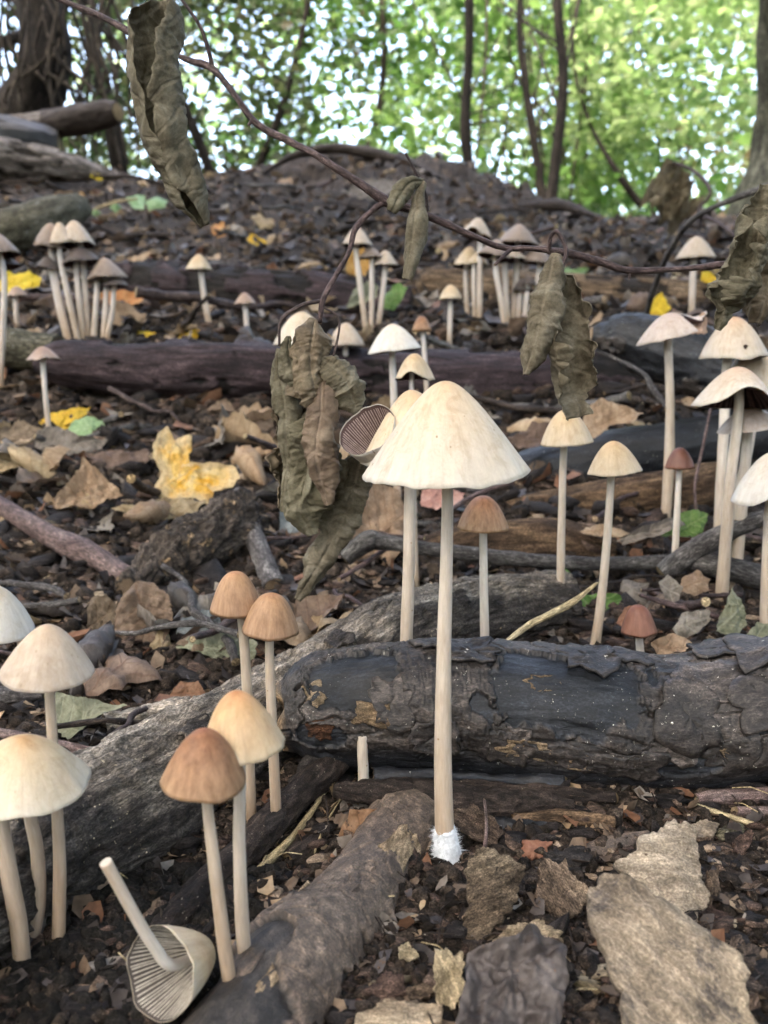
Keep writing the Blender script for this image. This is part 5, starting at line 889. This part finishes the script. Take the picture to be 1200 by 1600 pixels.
def chip_mesh(seed):
    r_ = np.random.default_rng(seed); na, nr = 16, 4; ph = np.linspace(0, 2 * np.pi, na, endpoint=False)
    k = np.array([.5, .16 + .16 * r_.random()]); out = (1 + .28 * fbm(np.stack([np.cos(ph) * 2, np.sin(ph) * 2, ph * 0 + seed], -1), 3, seed)) / np.maximum(np.abs(np.cos(ph)), np.abs(np.sin(ph))) ** .8
    rr = np.array([0.02, .5, .9, 1.0]); xy = np.stack([np.cos(ph), np.sin(ph)], -1)[None] * (rr[:, None] * out[None])[..., None] * k
    p = np.concatenate([xy * 6, np.full(xy.shape[:2] + (1,), seed)], -1); z = .05 * fbm(p, 3, seed) + .12 * (r_.random() - .5) * (xy[..., 0] ** 2 * 4) + .03
    t = np.concatenate([xy, z[..., None]], -1); b = t[-1:] * np.array([1, 1, 0]) + np.array([0, 0, -.05 - .05 * r_.random()])
    V = np.concatenate([t, b, b * np.array([.3, .3, 1])]); lc = np.concatenate([p / 3, p[-1:] / 3 + .2, p[-1:] / 3 + .4])
    return V, gridf(nr + 2, na, True), lc, np.zeros(V.shape[:2])
LK = {'brown': 'brown', 'tan': 'tan', 'grey': 'grey brown', 'dark': 'dark', 'russet': 'russet'}
LMESH = {(k, s): MB().add(*leaf_mesh(s)).mesh('leaf_litter', LM[k]) for k in LK for s in range(5)}
CMESH = {(k, s): MB().add(*chip_mesh(s)).mesh('chip', m) for k, m in (('brown', M_chip), ('pale', M_palechip), ('red brown', M_redchip), ('dark', M_darkchip)) for s in range(4)}
R_ = random.Random(11)
LAND = [((P(px, py, D or gD(px, py)))[:2], t) for px, py, D, t in [(700, 1350, None, 'near the white fuzzy stem foot'), (1040, 1480, None, 'near the largest bark slab'), (800, 1540, None, 'near the crumpled dark leaf'), (480, 1480, None, 'beside the purple brown front log'), (250, 1540, None, 'near the fallen upturned mushroom'), (100, 1500, None, 'at the foot of the left mushrooms'), (350, 1420, None, 'by the long dry straw'), (1000, 1290, None, 'in front of the right end of the charred log'), (800, 1270, None, 'in front of the middle of the charred log'),
 (1000, 1000, .33, 'near the short red brown mushroom'), (900, 960, None, 'at the feet of the two buff mushrooms'), (1140, 930, None, 'by the right edge clump'), (230, 1000, .36, 'near the large curled brown leaf'), (120, 1120, None, 'behind the tan grey cone mushroom'), (60, 1000, None, 'behind the white cap at the left edge'), (300, 880, .47, 'near the scaly broken log'), (100, 850, None, 'by the pinkish red stick'), (280, 750, None, 'near the yellow maple leaf'), (130, 670, None, 'near the pale green leaf'), (400, 680, None, 'in front of the purple log at left'), (500, 780, None, 'behind the hanging leaf bunch'), (740, 860, None, 'behind the small brown bell mushroom'), (850, 720, None, 'behind the black log'), (1000, 790, .55, 'near the brown rotten log'), (700, 640, None, 'on the soil behind the tallest cap'), (1080, 600, .62, 'near the burnt log'),
 (130, 520, None, 'around the left mushroom cluster'), (250, 520, None, 'by the yellow leaves behind the purple log'), (320, 500, None, 'near the lone pale mushroom'), (440, 520, None, 'behind the purple log left of the bunch'), (580, 520, None, 'near the three mushrooms below the branch'), (780, 510, None, 'around the grey mushroom cluster'), (1080, 500, None, 'near the lone beige mushroom'), (240, 400, None, 'on the bare slope at left'), (450, 390, None, 'on the bare slope left of the side twig'), (700, 400, None, 'on the slope above the grey cluster'), (950, 400, None, 'on the slope right of the grey cluster'), (1050, 360, 1.5, 'near the upright dried leaf'), (200, 320, 1.9, 'near the green sprig'), (60, 340, 1.7, 'by the blurred log at the far left'), (100, 270, 2.4, 'below the bleached trunk'), (420, 320, 2.2, 'high on the bank above the bare slope'), (600, 300, 2.2, 'near the pale flat wood scrap'), (850, 330, 2.3, 'by the thin branch on the bank')]]
LXY = np.array([l[0] for l in LAND])
def land(x, y): return LAND[int(np.argmin(np.hypot(LXY[:, 0] - x, LXY[:, 1] - y) / 1.0))][1]
def zone(y): return 'by the front logs' if y < .34 else ('between the middle logs' if y < .8 else 'on the slope')
def scatter(n, keys, meshes, nm, cat, size, tries=20000, ymin=.15, ymax=3.0, pw=1.0, label='', group=''):
    k = 0
    for _ in range(tries):
        if k >= n: break
        y = ymin * (ymax / ymin) ** (R_.random() ** pw); x = (R_.random() * 2 - 1) * (y * .50 + .01); s = size(y) * (.55 + .8 * R_.random())
        if not clear(x, y, s): continue
        key = keys[int(R_.random() * len(keys))]; me = meshes[(key, R_.randrange(5 if nm == 'dead_leaf' else 4))]
        o = link(nm, me, (x, y, float(gz(x, y)) + s * .10 + .0006)); o.scale = (s, s, s * (.7 + .6 * R_.random()))
        sl = math.atan2(float(gz(x, y + .03) - gz(x, y)), .03)
        o.rotation_euler = (sl + R_.gauss(0, .35), R_.gauss(0, .3), R_.random() * 6.28)
        ln = land(x, y); tag(o, label % (LK.get(key, key), ln), cat, group % (LK.get(key, key), ln)); k += 1
scatter(285, ['brown', 'brown', 'grey', 'tan', 'dark', 'dark', 'brown', 'tan', 'grey'], LMESH, 'dead_leaf', 'dead leaf', lambda y: .022 + .030 * min(1, max(0, (y - .2) / .5)) - .008 * (y > 1), ymin=.27, ymax=2.9, label='small %s dead leaf lying %s', group='%s dead leaves %s')
scatter(46, ['tan', 'grey', 'tan', 'brown'], LMESH, 'dead_leaf', 'dead leaf', lambda y: .05, ymin=.36, ymax=1.0, label='larger %s dead leaf lying %s', group='larger %s dead leaves %s')
scatter(230, ['brown', 'pale', 'red brown', 'dark', 'dark', 'brown'], CMESH, 'wood_chip', 'wood chip', lambda y: .009 + .020 * min(1, max(0, (y - .17) / .8)), ymin=.148, ymax=2.2, pw=1.5, label='small %s wood chip lying %s', group='%s wood chips %s')
M_lump = earthy('black_soil_lump', [(.008, .007, .006), (.02, .017, .014), (.045, .038, .032)], 2, rough=.85, bump=.9, bdist=.0008)
def crumbs(name, mat, n, ymin, ymax, pw, smin, smax, seed, flat=1.0, label=None, smooth=False, xlim=None, lift=.2):
    r_ = np.random.default_rng(seed); y = ymin * (ymax / ymin) ** (r_.random(n) ** pw); x = (r_.random(n) * 2 - 1) * (y * .52 + .015)
    if xlim: x = xlim[0] + (xlim[1] - xlim[0]) * r_.random(n)
    s = smin * (smax / smin) ** (r_.random(n) ** 2) * np.clip(y / .25, .75, 2.6)
    t = (1 + 5 ** .5) / 2; ico = unit(np.array([[-1, t, 0], [1, t, 0], [-1, -t, 0], [1, -t, 0], [0, -1, t], [0, 1, t], [0, -1, -t], [0, 1, -t], [t, 0, -1], [t, 0, 1], [-t, 0, -1], [-t, 0, 1]]))
    fi = np.array([[0, 11, 5], [0, 5, 1], [0, 1, 7], [0, 7, 10], [0, 10, 11], [1, 5, 9], [5, 11, 4], [11, 10, 2], [10, 7, 6], [7, 1, 8], [3, 9, 4], [3, 4, 2], [3, 2, 6], [3, 6, 8], [3, 8, 9], [4, 9, 5], [2, 4, 11], [6, 2, 10], [8, 6, 7], [9, 8, 1]])
    V = ico[None] * (1 + .55 * (r_.random((n, 12, 1)) - .5)); V = V * (1 + np.stack([.9 * r_.random(n), .4 * r_.random(n) - .3, flat - 1 + 0 * x], -1))[:, None]
    a = r_.random(n) * 6.28; b = r_.normal(size=n) * .4; ca, sa, cb, sb = np.cos(a), np.sin(a), np.cos(b), np.sin(b)
    V = np.stack([V[..., 0] * cb[:, None] - V[..., 2] * sb[:, None], V[..., 1], V[..., 0] * sb[:, None] + V[..., 2] * cb[:, None]], -1)
    V = np.stack([V[..., 0] * ca[:, None] - V[..., 1] * sa[:, None], V[..., 0] * sa[:, None] + V[..., 1] * ca[:, None], V[..., 2]], -1) * s[:, None, None]
    V = V + np.stack([x, y, gz(x, y) + lift * s * flat], -1)[:, None]
    lc = V * 100 + r_.random((n, 1, 3)) * 40
    build(MB().add(V, (fi[None] + 12 * np.arange(n)[:, None, None]).reshape(-1, 3), lc, np.repeat(r_.random(n), 12)), name, mat, label, None, None, 'stuff', smooth=smooth)
crumbs('soil_crumbs', soil, 15000, .145, 1.4, 1.5, .0006, .0030, 1)
crumbs('soil_lumps', M_lump, 1300, .148, .215, 1, .0013, .0036, 6, xlim=(-.095, -.028))
crumbs('bark_crumbs', M_chip, 6500, .145, 2.6, 1.5, .0008, .0040, 2, .35)
crumbs('pale_crumbs', M_palechip, 2200, .145, 2.6, 1.25, .0005, .0030, 3, .4)
crumbs('dark_crumbs', M_darkchip, 4200, .145, 1.8, 1.2, .0010, .0060, 4, .4)
crumbs('red_crumbs', M_redchip, 3800, .145, 2.6, 1.4, .0008, .0045, 5, .35)
def leafbits(name, mat, n, seed, smin, smax, y0=.16):
    r_ = np.random.default_rng(seed); y = y0 * (3.4 / y0) ** (r_.random(n) ** .95); x = (r_.random(n) * 2 - 1) * (y * .52 + .015); s = smin * (smax / smin) ** r_.random(n) * (np.clip(y / .4, .6, 2.6) if y0 < 1 else 1)
    q = np.array([[-1, -.4, 0], [-.2, -.75, .15], [.7, -.4, .05], [1, .1, .25], [.2, .6, .1], [-.8, .4, .2], [0, 0, -.12]]); V = q[None] * (1 + .5 * (r_.random((n, 7, 1)) - .5)) + r_.normal(size=(n, 7, 3)) * np.array([.1, .1, .16])
    a = r_.random(n) * 6.28; b = r_.normal(size=n) * .6; ca, sa, cb, sb = [f[:, None] for f in (np.cos(a), np.sin(a), np.cos(b), np.sin(b))]
    V = np.stack([V[..., 0] * cb - V[..., 2] * sb, V[..., 1], V[..., 0] * sb + V[..., 2] * cb], -1); V = np.stack([V[..., 0] * ca - V[..., 1] * sa, V[..., 0] * sa + V[..., 1] * ca, V[..., 2]], -1) * s[:, None, None]
    V = V + np.stack([x, y, gz(x, y) + .35 * s], -1)[:, None]
    f = np.array([[0, 1, 6], [1, 2, 6], [2, 3, 6], [3, 4, 6], [4, 5, 6], [5, 0, 6]])
    build(MB().add(V, (f[None] + 7 * np.arange(n)[:, None, None]).reshape(-1, 3), V * 60 + r_.random((n, 1, 3)) * 30, np.repeat(r_.random(n), 7)), name, mat, None, None, None, 'stuff', smooth=False)
for i, (k, n) in enumerate([('dark', 1500), ('brown', 500), ('grey', 250)]): leafbits('slope_litter', LM[k], n, 60 + i, .006, .016, 1.1)
for i, (k, n) in enumerate([('brown', 2000), ('grey', 900), ('tan', 600), ('dark', 2600), ('russet', 600)]): leafbits('leaf_crumbs', LM[k], n, 40 + i, .0022, .0065)
tw = {k: None for k in range(6)}
for k in tw:
    r2 = np.random.default_rng(70 + k); q = np.cumsum(np.r_[[[0, 0, 0]], np.stack([np.full(7, 1 / 7.), r2.normal(size=7) * .035, r2.normal(size=7) * .02], -1)], 0) - np.array([.5, 0, 0])
    V, Fq, L, M = tube(spline(q, 26), np.linspace(.022, .012, 26) * (1 + .15 * r2.normal(size=26)), 8, (0, 0, 1)); tw[k] = [MB().add(V, Fq, L * .12, M).mesh('twig', m_) for m_ in (M_twig, M_greytwig, M_darkstick)]
k = 0
while k < 120:
    y = .24 * (2.9 / .24) ** R_.random(); x = (R_.random() * 2 - 1) * y * .5; s = (.05 + .07 * R_.random()) * min(2.2, max(.8, y / .5)); c_ = R_.randrange(3)
    if not clear(x, y, s * .25): continue
    o = link('fallen_twig', tw[k % 6][c_], (x, y, float(gz(x, y)) + .006 + .004 * R_.random())); o.scale = (s, s * 1.1, s * 1.1)
    o.rotation_euler = (math.atan2(float(gz(x, y + .03) - gz(x, y)), .03), R_.gauss(0, .12), R_.random() * 6.28); ln = land(x, y); cn = ('brown', 'grey', 'dark')[c_]
    tag(o, 'short %s twig lying %s' % (cn, ln), 'twig', '%s twigs %s' % (cn, ln)); k += 1
# fine hair roots and needles
def needles(name, mat, n, seed):
    r_ = np.random.default_rng(seed); mb = MB()
    y = .15 * (1.4 / .15) ** (r_.random(n) ** 1.2); x = (r_.random(n) * 2 - 1) * (y * .5 + .01); l = (.004 + .012 * r_.random(n)) * np.clip(y / .3, .8, 2); a = r_.random(n) * 6.28; d = np.stack([np.cos(a), np.sin(a), r_.normal(size=n) * .25], -1); w_ = np.stack([-np.sin(a), np.cos(a), 0 * a], -1) * .00022 * np.clip(y / .3, 1, 3)[:, None]
    c = np.stack([x, y, gz(x, y) + .0015 + .002 * r_.random(n)], -1); p0, p1 = c - d * l[:, None] / 2, c + d * l[:, None] / 2; mid = c + np.array([0, 0, 1]) * (l * .12)[:, None]; up = np.array([0, 0, .00025])
    V = np.stack([p0 - w_, p0 + w_, p0 + up, mid - w_, mid + w_, mid + up, p1 - w_, p1 + w_, p1 + up], 1); f = np.array([[0, 3, 5, 2], [2, 5, 4, 1], [3, 6, 8, 5], [5, 8, 7, 4]])
    build(mb.add(V, (f[None] + 9 * np.arange(n)[:, None, None]).reshape(-1, 4)), name, mat, None, None, None, 'stuff')
needles('dry_needles', M_straw, 70, 9); needles('fine_rootlets', M_darkstick, 400, 10)
# ---------------------------------------------------------------- trees behind the bank
CANOPY = 7000
def foliage_mat(name, cols, trans=.5):
    m, nt, b = NT(name); g = G(nt); v = g.attr('lc').outputs['Vector']; c = g.ramp(g.attr('m').outputs['Fac'], [(i / (len(cols) - 1), c) for i, c in enumerate(cols)])
    nt.links.new(c, b.inputs['Base Color']); b.inputs['Roughness'].default_value = .5; b.inputs['Specular IOR Level'].default_value = .3
    tr = g.n('BsdfTranslucent'); hs = g.n('HueSaturation'); hs.inputs['Value'].default_value = 1.6; nt.links.new(c, hs.inputs['Color']); nt.links.new(hs.outputs[0], tr.inputs[0]); mx = g.n('MixShader'); mx.inputs[0].default_value = trans
    nt.links.new(b.outputs[0], mx.inputs[1]); nt.links.new(tr.outputs[0], mx.inputs[2]); nt.links.new(mx.outputs[0], nt.nodes['Material Output'].inputs[0]); return m
FO = dict(bright=foliage_mat('bright_foliage', [(.09, .16, .05), (.17, .26, .085), (.26, .345, .14), (.37, .42, .22)], .55), mid=foliage_mat('mid_foliage', [(.05, .11, .025), (.10, .18, .045), (.18, .27, .08)], .5), dark=foliage_mat('shaded_foliage', [(.025, .045, .015), (.045, .075, .025), (.08, .11, .04), (.10, .09, .05)], .35), rust=foliage_mat('rusty_foliage', [(.12, .12, .04), (.2, .14, .06), (.16, .24, .05)], .45))  # dark set: the left brush's shade is put into the leaf colour
M_trunk = earthy('tree_bark', [(.010, .008, .007), (.022, .018, .015), (.045, .037, .031)], .06, (.3, 1, 1), rough=.85, bump=.8, bdist=.01)
M_trunkg = earthy('mossy_tree_bark', [(.03, .03, .02), (.065, .065, .045), (.12, .12, .09)], .06, (.3, 1, 1), rough=.85, bump=.8, bdist=.01)
M_vine = earthy('grey_vine_bark', [(.02, .016, .013), (.045, .037, .03), (.09, .075, .06)], .2, (.3, 1, 1), rough=.85)
def leaves(n, boxes, size, seed, clump=1.0, thr=-.15, weight=None):
    r_ = np.random.default_rng(seed); out = []; k = 0
    b0, b1 = np.array(boxes[0]), np.array(boxes[1])
    while k < n:
        p = b0 + (b1 - b0) * r_.random((n * 3, 3)); e = (p - (b0 + b1) / 2) / ((b1 - b0) / 2)
        dens = fbm(p * np.array([1.5, 1.0, 2.2]) / clump, 3, seed) - .55 * np.maximum(0, (np.abs(e) ** 4).sum(1) - .7)
        p = p[dens > thr]; out.append(p); k += len(p)
    c = np.concatenate(out)[:n]; L = size * (.55 + .9 * r_.random(n)); d = unit(r_.normal(size=(n, 3)) * np.array([1, 1, .55]) + np.array([0, 0, -.25])); nn = unit(np.cross(d, r_.normal(size=(n, 3)) + np.array([0, 0, .01]))); s = np.cross(d, nn); w_ = .27 + .12 * r_.random(n)
    q = [c - d * L[:, None] / 2, c - d * (L * .12)[:, None] + s * (L * w_)[:, None] + nn * (L * .1)[:, None], c + d * (L * .22)[:, None] + s * (L * w_ * .8)[:, None] + nn * (L * .08)[:, None], c + d * L[:, None] / 2, c + d * (L * .22)[:, None] - s * (L * w_ * .8)[:, None] + nn * (L * .08)[:, None], c - d * (L * .12)[:, None] - s * (L * w_)[:, None] + nn * (L * .1)[:, None]]
    V = np.stack(q, 1); f = np.array([[0, 1, 2, 3], [0, 3, 4, 5]])
    m = np.clip(.5 + .35 * fbm(c * 1.3, 3, seed + 2) + .28 * r_.normal(size=n), 0, 1)
    return V, (f[None] + 6 * np.arange(n)[:, None, None]).reshape(-1, 4), V * 100, np.repeat(m, 6), c
def tree(label, trunk, tmat, crown, n, size, fmat, seed, limbs=6, thr=-.05, group='trees behind the bank', clump=1.0, name='tree', cat='tree'):
    C, r = pxpath(trunk, 60); bx = C[0]; t = link(name, None, tuple(bx)); tag(t, label, cat, group); t.empty_display_size = .2
    V, Fq, L, M = tube(C, r, 16, (0, -1, .1), lambda s, th, lc: (r.mean() * .14 * fbm(lc * .05 * np.array([.4, 1, 1]) * 3, 3, seed), 0 * s), True, .01, seed); build(MB().add(V, Fq, L, M), 'trunk', tmat, parent=t)
    if n:
        V, Fq, L, M, c = leaves(n, crown, size, seed, clump, thr); build(MB().add(V, Fq, L, M), 'crown', FO[fmat], parent=t, smooth=False)
        r_ = np.random.default_rng(seed + 1); tg = c[r_.integers(0, len(c), limbs)]
        for e in tg:
            k = int(len(C) * (.25 + .6 * r_.random())); a = C[k]; mid = (a + e) / 2 + r_.normal(size=3) * .12 + np.array([0, 0, .1]); q = spline(np.array([np.r_[a, r[k] * .28], np.r_[mid, r[k] * .18], np.r_[e, .003]]), 24)
            V, Fq, L, M = tube(q[:, :3], np.maximum(q[:, 3], .003), 6, (0, -1, .1)); build(MB().add(V, Fq, L, M), 'limb', tmat, parent=t)
    return t
def crown_at(px, D, dx, dy, z0, z1): x = P(px, 300, D)[0]; return ((x - dx, D - dy, z0), (x + dx, D + dy, z1))
tree('tree with slim dark straight trunk right of the middle', [(737, 300, 3.9, 10.2), (735, 272, 3.9, 8.5), (727, 200, 3.9, 8.1), (733, 60, 3.9, 7.6), (731, -120, 3.9, 6.8)], M_trunk, crown_at(700, 5.6, 1.0, .8, 1.0, 3.6), 4687, 0.0612, 'mid', 1)
tree('tree with slim dark trunk and thinner twin stems, second right of the middle', [(860, 330, 4.1, 9.6), (868, 250, 4.1, 8.8), (880, 130, 4.1, 8.0), (872, 20, 4.1, 7.2), (870, -120, 4.1, 6.4)], M_trunk, crown_at(890, 6.2, 1.1, .8, .9, 3.9), 5077, 0.0612, 'bright', 2)
tree('thin crooked dark sapling between the two slim trunks', [(850, 320, 4.5, 6), (838, 240, 4.5, 6), (822, 140, 4.5, 6), (812, 40, 4.5, 5), (818, -100, 4.5, 4)], M_trunk, crown_at(800, 7.0, 1.1, .8, 1.0, 4.2), 4296, 0.0648, 'bright', 3)
tree('slim sapling with vines just right of the second dark trunk', [(905, 320, 6.0, 7), (912, 200, 6.0, 7), (900, 90, 6.0, 7), (896, -100, 6.0, 6)], M_vine, crown_at(1010, 7.2, 1.1, .9, 1.0, 4.2), 4557, 0.0648, 'bright', 4)
tree('sapling with leaning dark limb at the right of the bank', [(1000, 320, 4.6, 6), (965, 270, 4.6, 5), (925, 200, 4.7, 3), (900, 120, 4.8, 2.5), (890, 0, 4.9, 2)], M_trunk, crown_at(1080, 5.4, .8, .6, 1.1, 3.4), 2994, 0.0612, 'bright', 5)
tree('stout tree at the right edge with flaring foot', [(1215, 335, 3.2, 95), (1206, 290, 3.2, 56), (1206, 230, 3.2, 30), (1207, 100, 3.2, 23), (1206, -150, 3.2, 22)], M_trunkg, crown_at(1120, 4.6, .75, .5, 1.35, 3.2), 1953, 0.0576, 'bright', 6, limbs=0)
tree('hazel like sapling with pale stem at the right, carrying rusty tinted leaves', [(965, 320, 6.6, 5), (975, 200, 6.6, 5), (960, 60, 6.6, 5), (966, -100, 6.6, 4)], M_vine, crown_at(1130, 7.4, .9, .8, 1.2, 4.2), 3385, 0.0612, 'rust', 7)
tree('slender sapling left of the slim dark trunk', [(560, 270, 5.8, 5), (590, 180, 5.8, 5), (600, 80, 5.8, 5), (590, -100, 5.8, 4)], M_vine, crown_at(540, 6.6, 1.1, .8, 1.0, 3.9), 4817, 0.0612, 'mid', 8)
tree('slim tree with slanting stem above the crooked ridge branch', [(395, 285, 5.0, 7), (440, 170, 5.0, 6), (470, 60, 5.0, 5), (492, -60, 5.0, 5)], M_trunk, crown_at(400, 6.0, 1.0, .8, 1.15, 3.6), 3515, 0.0540, 'dark', 9, thr=-.02)
tree('dark slanting sapling behind the upper left hanging leaf', [(335, 290, 4.4, 9), (318, 240, 4.4, 8), (290, 170, 4.4, 7), (250, 60, 4.4, 6), (240, -80, 4.4, 5)], M_trunk, crown_at(270, 5.0, .75, .6, 1.25, 3.0), 2994, 0.0504, 'dark', 10, thr=-.05)
tree('dark bushy tree above the bleached trunk at far left', [(-60, 300, 3.3, 70), (30, 190, 3.3, 48), (70, 90, 3.3, 40), (60, -30, 3.3, 36), (40, -200, 3.3, 32)], M_trunk, crown_at(60, 4.1, .75, .5, 1.1, 2.9), 3385, 0.0432, 'dark', 11, thr=-.1)
tree('dark thicket tree behind the log stub at far left', [(190, 290, 4.0, 12), (176, 200, 4.0, 14), (150, 90, 4.0, 12), (120, -60, 4.0, 10)], M_trunk, crown_at(130, 5.2, .9, .5, 1.1, 3.4), 3906, 0.0468, 'dark', 12, thr=-.1)
# unseen tall trees added round the place for shade: their crowns close over it and soften the light
for i, (x, y, z, k) in enumerate([(-2.6, 1.4, 4.6, 'dark'), (2.5, 1.2, 4.4, 'mid'), (-1.9, -1.8, 4.8, 'dark'), (2.2, -1.6, 5.0, 'mid'), (-1.3, -4.4, 4.6, 'dark')]):
    t = link('tree', None, (x, y, float(gz(x, y)) - .05)); tag(t, 'unseen forest tree added to shade the place, outside the photo', 'tree', 'tall trees added to shade the place')
    q = np.array([[x, y, float(gz(x, y)) - .1], [x + .1, y + .05, 2.0], [x * .9, y * .9, z], [x * .85, y * .85, z + 1.5]]); C = spline(q, 40)
    V, Fq, L, M = tube(C, np.linspace(.16, .05, 40), 14, (0, -1, .1), lambda s, th, lc: (.012 * fbm(lc * .1, 3, 3), 0 * s)); build(MB().add(V, Fq, L, M), 'trunk', M_trunk, parent=t)
    V, Fq, L, M, c = leaves(CANOPY, ((x * .35 - 2.1, y * .35 - 2.0, z - 1.0), (x * .35 + 2.1, y * .35 + 2.0, z + 1.2)), .17, 500 + i, 1.4, -.1); build(MB().add(V, Fq, L, M), 'crown', FO[k], parent=t, smooth=False)
for i, az in enumerate([62, 100, 140, 180, 220, 262, 300]):  # ring of unseen trees, added to block light from the sides and behind
    x, y = 4.6 * math.sin(rad(az)), 4.6 * math.cos(rad(az)) + .5; zg = float(gz(x, y))
    t = link('tree', None, (x, y, zg - .05)); tag(t, 'unseen leafy tree added round the place to block side light, outside the photo', 'tree', 'trees added round the place to block light')
    C = spline(np.array([[x, y, zg - .1], [x + .1, y, zg + 1.5], [x, y + .1, zg + 4.5]]), 30); V, Fq, L, M = tube(C, np.linspace(.13, .04, 30), 12, (0, -1, .1)); build(MB().add(V, Fq, L, M), 'trunk', M_trunk, parent=t)
    V, Fq, L, M, c = leaves(2300, ((x - 2.0, y - 1.6, zg + .3), (x + 2.0, y + 1.6, zg + 5.0)), .17, 600 + i, 1.4, -.25); build(MB().add(V, Fq, L, M), 'crown', FO['mid' if i % 2 else 'dark'], parent=t, smooth=False)
# hanging roots and vines on the dark trunk at far left
r_ = np.random.default_rng(5)
for i in range(34):
    x0 = -20 + 230 * r_.random(); x1 = x0 + r_.normal() * 40 + 20; D = 3.0 + .5 * r_.random(); y0 = -40 + 60 * r_.random(); y1 = 180 + 90 * r_.random()
    pts = [(x0, y0, D, 2.5), (x0 * .6 + x1 * .4 + r_.normal() * 16, y0 + (y1 - y0) * .4, D, 2.5 + 2 * r_.random()), (x0 * .3 + x1 * .7 + r_.normal() * 16, y0 + (y1 - y0) * .7, D, 2.5), (x1, y1, D, 2)]
    where = 'left of' if (x0 + x1) / 2 < 30 else ('across' if (x0 + x1) / 2 < 110 else 'right of'); how = 'tilted rightward' if x1 - x0 > 25 else ('tilted leftward' if x1 - x0 < -5 else 'hanging straight')
    log('vine', 'grey vine %s %s the thick dark trunk' % (how, where), 'vine', pts, M_vine, 30, 6, None, .001, 'vines %s %s the thick dark trunk' % (how, where))
for i in range(16):
    x0 = 760 + 260 * r_.random(); D = 4.6 + 2 * r_.random(); x1 = x0 + r_.normal() * 50
    where = 'to the left of the second slim dark trunk' if x1 < 860 else ('just right of the second slim dark trunk' if x1 < 960 else 'far right of the slim trunks'); how = 'tilted rightward' if x1 - x0 > 20 else ('tilted leftward' if x1 - x0 < -20 else 'hanging straight')
    log('vine', 'pale vine %s %s' % (how, where), 'vine', [(x0, -40, D, 2), (x0 * .6 + x1 * .4 + r_.normal() * 20, 100, D, 2), (x1 + r_.normal() * 20, 220, D, 2), (x1, 330, D, 2)], M_vine, 30, 6, None, .001, 'pale vines %s %s' % (how, where))
# the wood beyond, one mass
V, Fq, L, M, c = leaves(5200, ((-8.5, 9.5, .4), (8.5, 15, 6.5)), .14, 77, 1.6, -.05)
build(MB().add(V, Fq, L, M), 'distant_foliage', FO['bright'], None, None, None, 'stuff', smooth=False)
V, Fq, L, M, c = leaves(3000, ((-3.2, 4.2, .35), (3.6, 8.5, 1.35)), .07, 78, .8, -.05)
build(MB().add(V, Fq, L, M), 'undergrowth', FO['mid'], None, None, None, 'stuff', smooth=False)

# things that share a label are told apart by their place in the row
from collections import defaultdict
same = defaultdict(list)
for o in S.objects:
    if o.parent is None and 'label' in o and 'category' in o: same[o['label']].append(o)
ORD = ['second', 'third', 'fourth', 'fifth', 'sixth', 'seventh', 'eighth', 'ninth', 'tenth']
for lb, os_ in same.items():
    if len(os_) < 2 or 'outside' in lb or len(os_) > 10: continue
    def px_of(o):
        if o.type == 'MESH' and o.data and len(o.data.vertices) and o.name.startswith('vine'):
            v = o.data.vertices[len(o.data.vertices) // 2].co; return (o.location[0] + v[0]) / (o.location[1] + v[1])
        return o.location[0] / max(.05, o.location[1])
    os_.sort(key=px_of)
    for i, o in enumerate(os_):
        w_ = 'leftmost' if i == 0 else ('rightmost' if i == len(os_) - 1 else ORD[i - 1] + ' from left')
        n_ = lb + ', ' + w_
        if len(n_.split()) <= 16: o['label'] = n_
